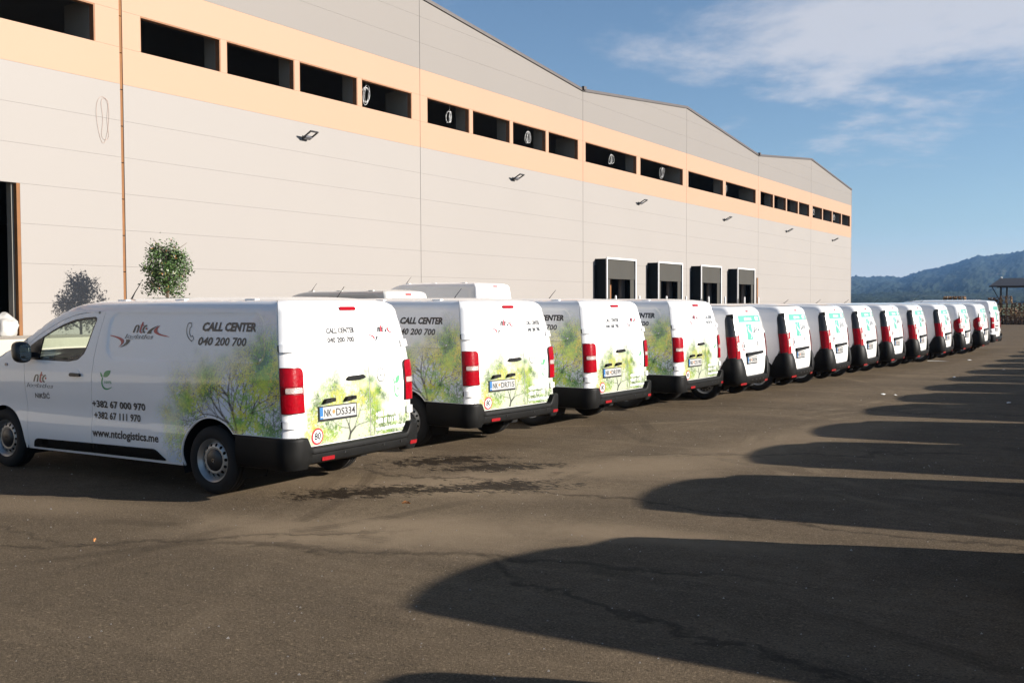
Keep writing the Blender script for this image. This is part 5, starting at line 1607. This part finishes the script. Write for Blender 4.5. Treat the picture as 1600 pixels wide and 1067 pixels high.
# sacks in the doorway
m_sack = mat('white plastic sack', (.32, .31, .295), rough=.45, vary=.08, vscale=5)
def sack(name, loc, sx, sy, sz, seed, label):
    bm = bmesh.new(); bmesh.ops.create_icosphere(bm, subdivisions=4, radius=1)
    from mathutils import noise as mn
    for v in bm.verts:
        c = v.co.copy(); k = 1 + .22 * mn.noise(c * 1.7 + Vector((seed, 0, 0))) + .08 * mn.noise(c * 5 + Vector((seed, 3, 0)))
        v.co = Vector((c.x * sx * k, c.y * sy * k, max(-.35, c.z * k) * sz + sz * .35))
    o = link_mesh(name, [v.co[:] for v in bm.verts], [[v.index for v in f.verts] for f in bm.faces], m_sack, None, True, loc); bm.free()
    tag(o, label, 'sack')
sack('bulk_sack', (WX + .02, 13.36, 1.17), .26, .30, .36, 1.0, 'crumpled white plastic sack on the landing at the doorway edge')
sack('bulk_sack', (WX - .65, 13.2, 1.62), .3, .4, .34, 5.0, 'grey-white plastic sack on top of the pile inside the doorway')
o = MB().box((WX - 1.3, 12.3, 1.19), (WX - .25, 13.62, 1.62), .02).build('crate', m_foam, None)
tag(o, 'brown wooden crate under the sack in the doorway', 'crate')

# ------------------------------------------------------------------ shrub-tree by the wall
def leaf_tree(loc, h0, r, hz, n, seed, label):
    t = thing('small_tree', label, 'tree', loc)
    rg = np.random.default_rng(seed)
    bark_m = mat('grey brown bark', (.09, .065, .045), rough=.9, vary=.3, vscale=20)
    tr = MB(); tr.tube([(0, 0, 0), (.02, .01, h0 * .5), (0, .02, h0), (.03, 0, h0 + hz * .9)], [.045, .04, .034, .015], 8)
    for k in range(16):
        a = rg.uniform(0, 6.28); z = h0 + rg.uniform(-.05, hz * .9); q = r * rg.uniform(.5, .85)
        tr.tube([(0, 0, z), (q * .5 * math.cos(a), q * .5 * math.sin(a), z + .18), (q * math.cos(a), q * math.sin(a), z + .36)], [.016, .010, .004], 5)
    tr.build('trunk', bark_m, t, True)
    lm = bpy.data.materials.new('glossy green leaves'); lm.use_nodes = True
    nn, ll = nodes_of(lm); b = nn['Principled BSDF']
    at = nn.new('ShaderNodeVertexColor'); at.layer_name = 'tint'; ll.new(at.outputs[0], b.inputs['Base Color'])
    b.inputs['Roughness'].default_value = .38; b.inputs['Transmission Weight'].default_value = 0
    V = []; F = []; col = []
    cl = []
    while len(cl) < 80:
        p = rg.uniform(-1, 1, 3)
        q = np.linalg.norm(p)
        if q < 1 and q > .25: cl.append(p)
    for i in range(n):
        c = cl[rg.integers(0, len(cl))]
        p = c * [r * .86, r * .86, hz * .52] + rg.normal(0, .085, 3)
        taper = 1 - .25 * max(0, p[2] / (hz * .5))
        p[:2] *= taper
        p[2] += h0 + hz * .5
        nrm = c * .7 + rg.normal(0, .6, 3); nrm /= np.linalg.norm(nrm)
        d = np.cross(nrm, rg.normal(0, 1, 3)); d /= np.linalg.norm(d); e = np.cross(nrm, d)
        L = rg.uniform(.05, .09); W_ = L * .46
        o = len(V)
        V += [p - d * L * .5, p + e * W_ * .5 - nrm * .004, p + d * L * .5, p - e * W_ * .5 - nrm * .004]
        F += [(o, o + 1, o + 2), (o, o + 2, o + 3)]
        base = np.array([.045, .085, .022]) * rg.uniform(.55, 1.7)
        if rg.random() < .05: base = np.array([.16, .17, .05])
        if rg.random() < .012: base = np.array([.42, .15, .04])
        col += [(*base, 1)] * 4
    o = link_mesh('crown', V, F, lm, t, False)
    ca = o.data.color_attributes.new('tint', 'FLOAT_COLOR', 'POINT'); ca.data.foreach_set('color', np.array(col, np.float32).ravel())
    return t
leaf_tree((-19.55, 16.10, 0), 2.05, .72, 1.22, 5000, 3, 'small round green tree against the cream wall, above the first van')

# ------------------------------------------------------------------ pallets and canopy at the far end
m_wood = mat('weathered pallet wood', (.20, .12, .065), rough=.9, vary=.45, vscale=5)
m_wood2 = mat('fresh pallet wood', (.42, .27, .14), rough=.9, vary=.35, vscale=5)
def pallet_mesh(m):
    p = MB()
    for y in (-.4, -.2, 0, .2, .4): p.box((-.6, y - .055, .122), (.6, y + .055, .144))
    for x in (-.55, 0, .55): p.box((x - .05, -.45, .1), (x + .05, .45, .122))
    for x in (-.55, 0, .55):
        for y in (-.4, 0, .4): p.box((x - .05, y - .055, .022), (x + .05, y + .055, .1))
    for y in (-.4, 0, .4): p.box((-.6, y - .055, 0), (.6, y + .055, .022))
    return p.build('pallet', m)
pA, pB = pallet_mesh(m_wood), pallet_mesh(m_wood2)
rr = random.Random(9)
stacks = []
for i in range(15):
    stacks.append((-17.9 + i * .92 + rr.uniform(-.05, .05), 96.5 + rr.uniform(-.4, .4), 11 + rr.randint(0, 5)))
for i in range(9):
    stacks.append((-14.2 + i * 1.05, 93.6 + rr.uniform(-.3, .3), 9 + rr.randint(-3, 5)))
for i, (x, y, n) in enumerate(stacks):
    row = 'back' if i < 15 else 'front'
    idx = i if i < 15 else i - 15
    num = ['first', 'second', 'third', 'fourth', 'fifth', 'sixth', 'seventh', 'eighth', 'ninth', 'tenth', 'eleventh', 'twelfth', 'thirteenth', 'fourteenth', 'fifteenth'][idx]
    t = thing('pallet_stack', f'{"brown" if i % 3 else "light and brown"} pallet stack, {num} from the left in the {row} row', 'pallet stack', (x, y, 0), R(90) + rr.uniform(-.06, .06), 'wooden pallet stacks at the far end of the yard')
    for j in range(n):
        reuse('pallet', pB if (rr.random() < (.3 if i % 3 else .5)) else pA, t, (rr.uniform(-.05, .05), rr.uniform(-.09, .09), j * .146), (0, 0, rr.uniform(-.02, .02)))
for q in (pA, pB): bpy.data.objects.remove(q)
# heap of loose boards
hp = MB()
for i in range(260):
    a = rr.uniform(0, math.pi); L = rr.uniform(.5, 1.3); x = rr.gauss(-15.0, .75); y = rr.gauss(91.6, .5); hgt = max(.02, 1.45 * math.exp(-((x + 15.0) / 1.1) ** 2 - ((y - 91.6) / .9) ** 2)) * rr.uniform(.3, 1)
    dz = rr.uniform(-.2, .2)
    d = Vector((math.cos(a), math.sin(a), dz)); e = Vector((-math.sin(a), math.cos(a), 0)) * .05; u = Vector((0, 0, .012)); c = Vector((x, y, hgt))
    V = [c + d * (sx * L / 2) + e * sy + u * sz for sz in (-1, 1) for sy in (-1, 1) for sx in (-1, 1)]
    hp.add([v[:] for v in V], [(0, 1, 3, 2), (4, 6, 7, 5), (0, 4, 5, 1), (2, 3, 7, 6), (0, 2, 6, 4), (1, 5, 7, 3)])
o = hp.build('board_heap', m_wood2, None)
tag(o, 'untidy heap of broken light-brown boards beside the last van', 'board heap', kind='stuff')
o = MB().box((-12.1, 91.9, 0), (-11.2, 92.8, 1.55), .05).build('wrapped_load', m_wood, None); tag(o, 'brown bale with a white sheet on top between pallet stacks', 'bale')
MB().box((-12.15, 91.85, 1.552), (-11.15, 92.85, 1.66), .04).build('cover_sheet', m_sack, o)
cn = thing('canopy', 'dark open-sided canopy on thin posts behind the pallets', 'canopy', (-11.6, 101, 0))
m_can = mat('dark grey canopy roof', (.028, .028, .032), rough=.55, vary=.15)
V = [(-.6, -2.6, 3.25), (14, -2.6, 3.25), (14, 0, 3.95), (.0, 0, 3.95), (14, 2.6, 3.25), (-.6, 2.6, 3.25)]
V2 = [(x, y, z - .12) for x, y, z in V]
MB().add(V + V2, [(0, 1, 2, 3), (3, 2, 4, 5), (6, 9, 8, 7), (9, 11, 10, 8), (0, 6, 7, 1), (5, 4, 10, 11), (0, 3, 9, 6), (3, 5, 11, 9), (1, 7, 8, 2), (2, 8, 10, 4)]).build('canopy_roof', m_can, cn)
for x in (.3, 2.2, 5.6, 9.0, 12.4):
    for y in (-2.2, 2.2):
        MB().box((x - .07, y - .07, 0), (x + .07, y + .07, 3.2)).build('canopy_post', m_can, cn)
MB().tube([(-.4, -2.3, 3.15), (.3, -2.2, 1.8)], .03, 6).build('canopy_brace', m_can, cn)
for x, y, z in ((.1, -.3, 4.0), (4.9, -2.66, 3.4)):
    MB().lathe([(-.08, .001), (-.06, .08), (.05, .09), (.08, .001)], 'z', 10, (x, y, z)).build('canopy_lamp', m_alu, cn, True)

# ------------------------------------------------------------------ mountains
def ridge(name, dist, prof, depth, seed, m, amp, label):
    """terrain strip: prof gives crest height (angle in degrees) against the bearing left of +Y"""
    rg = np.random.default_rng(seed)
    az = np.radians(np.linspace(prof[0][0], prof[-1][0], 1300)); nd = 46
    el = np.interp(np.degrees(az), [p[0] for p in prof], [p[1] for p in prof])
    n1 = value_noise(nd, 1300, 90, seed)[..., :]; n2 = value_noise(nd, 1300, 18, seed + 1)
    V = []
    for j in range(nd):
        f = j / (nd - 1)
        d = dist * (1 - depth) + dist * depth * f
        sh_ = f ** 1.15
        hgt = np.tan(np.radians(el)) * dist * sh_ + CAM_H
        hgt = hgt * (1 + .35 * (n2[j] - .5) * (1 - f)) + amp * (n1[j] - .5) * (.35 + .65 * (1 - f))
        hgt = hgt + rg.normal(0, amp * .09, len(az)) * (1 if f > .9 else .5)
        if j == 0: hgt = hgt * 0 - 5
        V.append(np.stack([-np.sin(az) * d, np.cos(az) * d, hgt], 1))
    f2 = np.stack([-np.sin(az) * dist * 1.25, np.cos(az) * dist * 1.25, np.full(1300, -5.0)], 1)
    V.append(f2); V = np.concatenate(V); nd += 1
    F = [(j * 1300 + i, j * 1300 + i + 1, (j + 1) * 1300 + i + 1, (j + 1) * 1300 + i) for j in range(nd - 1) for i in range(1299)]
    F = [f[::-1] for f in F]
    o = link_mesh(name, V, F, m, None, True)
    tag(o, label, kind='structure'); return o
def forest_mat(name, c0, c1, c2):
    m = bpy.data.materials.new(name); m.use_nodes = True
    n, l = nodes_of(m); b = n['Principled BSDF']; b.inputs['Roughness'].default_value = .95; b.inputs['Specular IOR Level'].default_value = .1
    tc = n.new('ShaderNodeTexCoord')
    def nz(s, d): 
        t = n.new('ShaderNodeTexNoise'); t.inputs['Scale'].default_value = s; t.inputs['Detail'].default_value = d; t.inputs['Roughness'].default_value = .65
        l.new(tc.outputs['Object'], t.inputs['Vector']); return t.outputs[0]
    def rp(v, a, b_, hi=1.0):
        x = n.new('ShaderNodeMapRange'); x.interpolation_type = 'SMOOTHSTEP'; x.inputs['From Min'].default_value = a; x.inputs['From Max'].default_value = b_; x.inputs['To Max'].default_value = hi; l.new(v, x.inputs[0]); return x.outputs[0]
    def mx(f, A, B):
        x = n.new('ShaderNodeMix'); x.data_type = 'RGBA'; l.new(f, x.inputs['Factor'])
        for nm, v in (('A', A), ('B', B)):
            if isinstance(v, tuple): x.inputs[nm].default_value = (*v, 1)
            else: l.new(v, x.inputs[nm])
        return x.outputs['Result']
    f1, f2 = nz(.05, 6), nz(.008, 6)
    c = mx(rp(f1, .35, .65), c0, c1)
    c = mx(rp(f2, .60, .70, .8), c, c2)
    l.new(c, b.inputs['Base Color'])
    bp = n.new('ShaderNodeBump'); bp.inputs['Strength'].default_value = 1.0; bp.inputs['Distance'].default_value = 5
    l.new(f1, bp.inputs['Height']); l.new(bp.outputs[0], b.inputs['Normal'])
    return m
m_for = forest_mat('wooded slope', (.010, .018, .012), (.022, .034, .020), (.08, .075, .06))
# bearings (deg left of +Y) at the photo's pixels: u=1333 -> 13.6, 1600 -> 5.5
prof = [(-40, 3.4), (-20, 3.8), (-8, 3.4), (0, 3.0), (4, 2.72), (5.5, 2.62), (6.3, 2.43), (7.6, 2.32), (8.4, 2.05), (9.6, 1.74), (10.6, 1.52), (11.2, 1.28), (12.0, 1.36), (12.9, 1.30), (13.6, 1.36), (16, 1.5), (22, 1.8), (30, 2.2), (50, 2.6), (75, 2.2)]
ridge('mountains', 3600, prof, .62, 12, m_for, 26, 'long wooded mountain ridge blue with haze behind the yard')
# lower wooded foothills
ridge('foothills', 1500, [(-40, .5), (0, .75), (5, .62), (8, .50), (11, .55), (14, .42), (30, .6), (75, .5)], .35, 31, m_for, 9, 'low wooded foothills in front of the mountain ridge')

# air between here and the ridge
hz = MB().box((-5300, -5300, -7), (5300, 5300, 310)).build('haze', None, None)
mh = bpy.data.materials.new('thin blue haze'); mh.use_nodes = True
n, l = nodes_of(mh); n.clear()
o_ = n.new('ShaderNodeOutputMaterial'); pv = n.new('ShaderNodeVolumePrincipled')
pv.inputs['Color'].default_value = (.27, .54, 1.0, 1); pv.inputs['Density'].default_value = .95e-4; pv.inputs['Anisotropy'].default_value = .1
l.new(pv.outputs[0], o_.inputs['Volume'])
hz.data.materials.append(mh)
tag(hz, 'thin blue haze in the air over the yard and valley', kind='stuff')
# ------------------------------------------------------------------ vehicles
random.seed(3)
wheel_b = make_wheel(.335, .215, .208)
wheel_s = make_wheel(.315, .195, .19)

def place(o, X, Y, yaw, label, group=None, cat='van'):
    o.location = (X, Y, 0); o.rotation_euler = (0, 0, math.pi + R(yaw))
    tag(o, label, cat, group)
    return o

# panel vans with the tree wrap
van0 = big_van('panel_van', BIG, white)
add_wheels(van0, wheel_b, (1.06, 4.435), .832)
pt, al = side_print()
arch = np.array(arch_arc(1.06, .335, .425, .612, .25))
def side_mask(s, t):
    k = (np.hypot(s - 1.06, t - .335) > .424) & (s > .126) & ((t > .618) | (s > 1.2)) & (t > .262)
    clad = (s > 1.70) & (t < .40)
    return k & ~clad
wrap_side = print_sheet(BIG, 'tree_print', pt, al, lambda x: 2.05 - x, .27, side_mask, None, lambda s, t: 0)  if False else None
def off_side(S, T):
    d = rect_sdf(S, T, .30, 2.62, 1.29, 1.765, .14)
    return -.007 * sstep(.012, -.012, d) + .0016
xs = np.arange(pt.nx) * pt.res; ys = np.arange(pt.ny) * pt.res
SX, TY = np.meshgrid(2.05 - xs, .27 + ys)
wrap_side = print_sheet(BIG, 'tree_print', pt, al, lambda x: 2.05 - x, .27, side_mask, None, off_side(SX.ravel(), TY.ravel()))
pt, al = rear_print()
sL = BIG.sy(.855)
ssp = BIG.sy(-.185)
def rear_mask(s, t):
    k = (t > .523) & (t < 1.75) & (np.abs(s - ssp) > .004) & (s < BIG.sy(.858)) & (s > BIG.sy(-.858))
    lamp = ((s > BIG.sy(.768)) | (s < BIG.sy(-.768))) & (t > .83) & (t < 1.27)
    return k & ~lamp
SX, TY = np.meshgrid(sL - np.arange(pt.nx) * pt.res, .515 + np.arange(pt.ny) * pt.res)
off_rear = lambda S, T: np.full(S.shape, .0025)
wrap_rear = print_sheet(BIG, 'tree_print', pt, al, lambda x: sL - x, .515, rear_mask, None, off_rear(SX.ravel(), TY.ravel()))

spots = [(-6.685, 7.82, .5, 'NK DS334', False, 'white panel van with green tree print, nearest the camera, its whole side visible'),
         (-7.01, 11.33, -4.5, 'NK DR715', True, 'white panel van with tree print, second from the left, plate NK DR715'),
         (-6.87, 14.17, -2.5, 'NK DR599', False, 'white panel van with tree print, third from the left'),
         (-6.78, 17.22, -1.5, 'NK DS190', True, 'white panel van with tree print beside the first small delivery van')]
for i, (X, Y, a, pl, sw, lab) in enumerate(spots):
    v = copy_tree(van0)
    place(v, X, Y, a, lab, 'panel vans with tree print')
    dress_ntc(BIG, v, pl, sw, (wrap_side, wrap_rear))
bpy.data.objects.remove(wrap_side); bpy.data.objects.remove(wrap_rear)

# small delivery vans
sv = small_van('delivery_van', SMALL, white)
add_wheels(sv, wheel_s, (.70, 3.40), .80, .315)
sv2 = small_van('delivery_van', SMALL, white, True)
add_wheels(sv2, wheel_s, (.70, 3.40), .80, .315)
order = ['first', 'second', 'third', 'fourth', 'fifth', 'sixth', 'seventh']
ks = [(-6.55, 19.42), (-6.34, 21.90), (-6.15, 24.36), (-6.02, 26.80), (-5.87, 29.28), (-5.64, 31.55), (-5.40, 34.35)]
plates = ['NK DR596', 'NK DR510', 'NK DR531', 'NK DR528', 'NK DR562', 'NK DR540', 'NK DR533']
for i, (X, Y) in enumerate(ks):
    v = copy_tree(sv)
    place(v, X, Y, [0, .6, -.4, .3, -.8, .2, -.5][i] , f'{order[i]} white delivery van with mint door print and tall tail lamps, counted from left', 'delivery vans with mint door print')
    dress_sava(SMALL, v, plates[i])
for i, (X, Y) in enumerate([(-5.26, 37.3), (-5.06, 40.2)]):
    v = copy_tree(sv2)
    place(v, X, Y, -.5, 'white delivery van with bulging red teardrop tail lamps, ' + ('left one of two' if i == 0 else 'right one of two'), 'delivery vans with teardrop tail lamps')
    dress_sava(SMALL, v, 'NK DS112', True)
v = copy_tree(van0)
place(v, -5.10, 43.7, -1.0, 'last white van of the row with mint door print and upright red tail lamps', None)
sb = BIG
a, b = sb.sy(.62), sb.sy(-.62)
V = [(u, 0) for u in np.linspace(0, 1.2, 16)] + [(u, .14) for u in np.linspace(0, 1.2, 16)]
sb.decal('header_band', V, [(i, i + 1, 17 + i, 16 + i) for i in range(15)], a - .01, 1.53, 1, 1, inkmint, v, .006)
sb.decal('brand_field', *fill2d([(0, 0), (.3, 0), (.3, .32), (0, .32)]), sb.sy(.30), 1.15, 1, 1, inkmint, v, .006)
sb.text('SAVA', sb.sy(-.06), sb.sy(-.5), 1.3, .12, inkblack, v, .012)
plate(sb, .30, .80, 'NK DS204', v)

# the opposite row, outside the frame on the right: their shadows lie across the yard
tips = [1.70, 4.88, 8.40, 11.45, 14.20, 17.35, 20.0, 22.8, 25.75, 28.6, 31.67, 34.63, 37.85, 41.0, 44.2]
turn = [3, 1, 8, 8, 5, 4, 5, 3, 4, 5, 3, 4, 5, 3, 4]
L_ = 1.90 / math.tan(SUN_EL)
for i, ty in enumerate(tips):
    v = copy_tree(van0)
    Xf, Yf = -4.08 + L_ * math.sin(SUN_AZ) + (.6 if i == 0 else .16 if i == 1 else .03), ty + L_ * math.cos(SUN_AZ) + .74     # front edge of the roof
    c_, s_ = math.cos(R(turn[i])), math.sin(R(turn[i]))
    v.location = (Xf + 3.15 * c_, Yf + 3.15 * s_, 0); v.rotation_euler = (0, 0, math.pi + R(turn[i]))
    for ch in list(v.children) + [g_ for c in v.children for g_ in c.children]:
        if ch.name.split('.')[0] in ('windscreen', 'door_glass'):       # opaque panes put in so that no light leaks through the cast shadows
            ch.material_slots[0].link = 'OBJECT'; ch.material_slots[0].material = rearglass
    tag(v, 'white van of the opposite row just out of frame, casting a long shadow', 'van', 'white vans parked opposite, casting the long shadows')

# roofs of two vans in the second row by the wall
S2 = big_shape(H=2.16, w=.95)
b2 = big_van('panel_van', S2, greyp, window=True, cab=False)
add_wheels(b2, wheel_b, (1.06, 4.435), .832)
place(b2, -15.0, 19.62, 0, 'grey van in the row behind, only its roof with dark rear window showing', None)
S3 = big_shape(H=2.40, w=1.0)
b3 = big_van('panel_van', S3, white, cab=False)
add_wheels(b3, wheel_b, (1.06, 4.435), .85)
place(b3, -15.0, 23.5, 0, 'tall white van in the row behind, high roof rising above the second printed van', None)
for o in (van0, sv, sv2, wheel_b, wheel_s): remove_tree(o)

# fallen leaf
lf = mat('dry orange leaf', (.42, .17, .05), rough=.8, vary=.3, vscale=60)
def fallen(x, y, sc_, a, label):
    P = [(0, 0), (.35, .12), (.5, .45), (.62, .2), (1, .1), (.7, -.08), (.75, -.35), (.45, -.18), (.2, -.2)]
    V = [(sc_ * p[0], sc_ * p[1], .01 + .02 * math.sin(3 * p[0] + 5 * p[1]) + .01) for p in P]
    Vb, F = fill2d(P)
    o = link_mesh('dry_leaf', V, F, lf, None, False, (x, y, .012), (0, 0, a)); tag(o, label, 'leaf')
fallen(-5.8, 7.37, .09, .4, 'dry orange leaf lying on the asphalt below the dark stains')
fallen(-6.9, 4.95, .03, 2.0, 'tiny orange leaf on the asphalt at the far left')
# litter
pm = mat('white paper scrap', (.7, .7, .68), rough=.8)
def scrap(x, y, w, d, a, label):
    V = [(-w / 2, -d / 2, .003), (w / 2, -d / 2, .012), (w / 2, d / 2, .004), (-w / 2, d / 2, .02), (0, 0, .025)]
    w, d = w * .7, d * .7
    V = [(x_ * .7, y_ * .7, z_) for x_, y_, z_ in V]
    o = link_mesh('paper_scrap', V, [(0, 1, 4), (1, 2, 4), (2, 3, 4), (3, 0, 4)], pm, None, False, (x, y, .002), (0, 0, a)); tag(o, label, 'litter', 'paper scraps on the asphalt')
for i, (x, y, w, d) in enumerate(((-5.65, 34.1, .9, .12), (-4.9, 35.2, .16, .12), (-4.55, 21.3, .14, .10), (-4.3, 21.2, .10, .09), (-3.4, 30.6, .12, .1), (-2.2, 20.6, .10, .08), (-4.1, 27.0, .1, .08))):
    scrap(x, y, w, d, i * .7, ['pale flattened strip on the asphalt behind the seventh delivery van', 'white paper scrap right of the pale strip', 'white paper scrap, left of a close pair on the asphalt', 'white paper scrap, right of a close pair on the asphalt', 'white paper scrap in the far shadows', 'white paper scrap in the shadow at the right edge', 'small white paper scrap behind the fourth delivery van'][i])
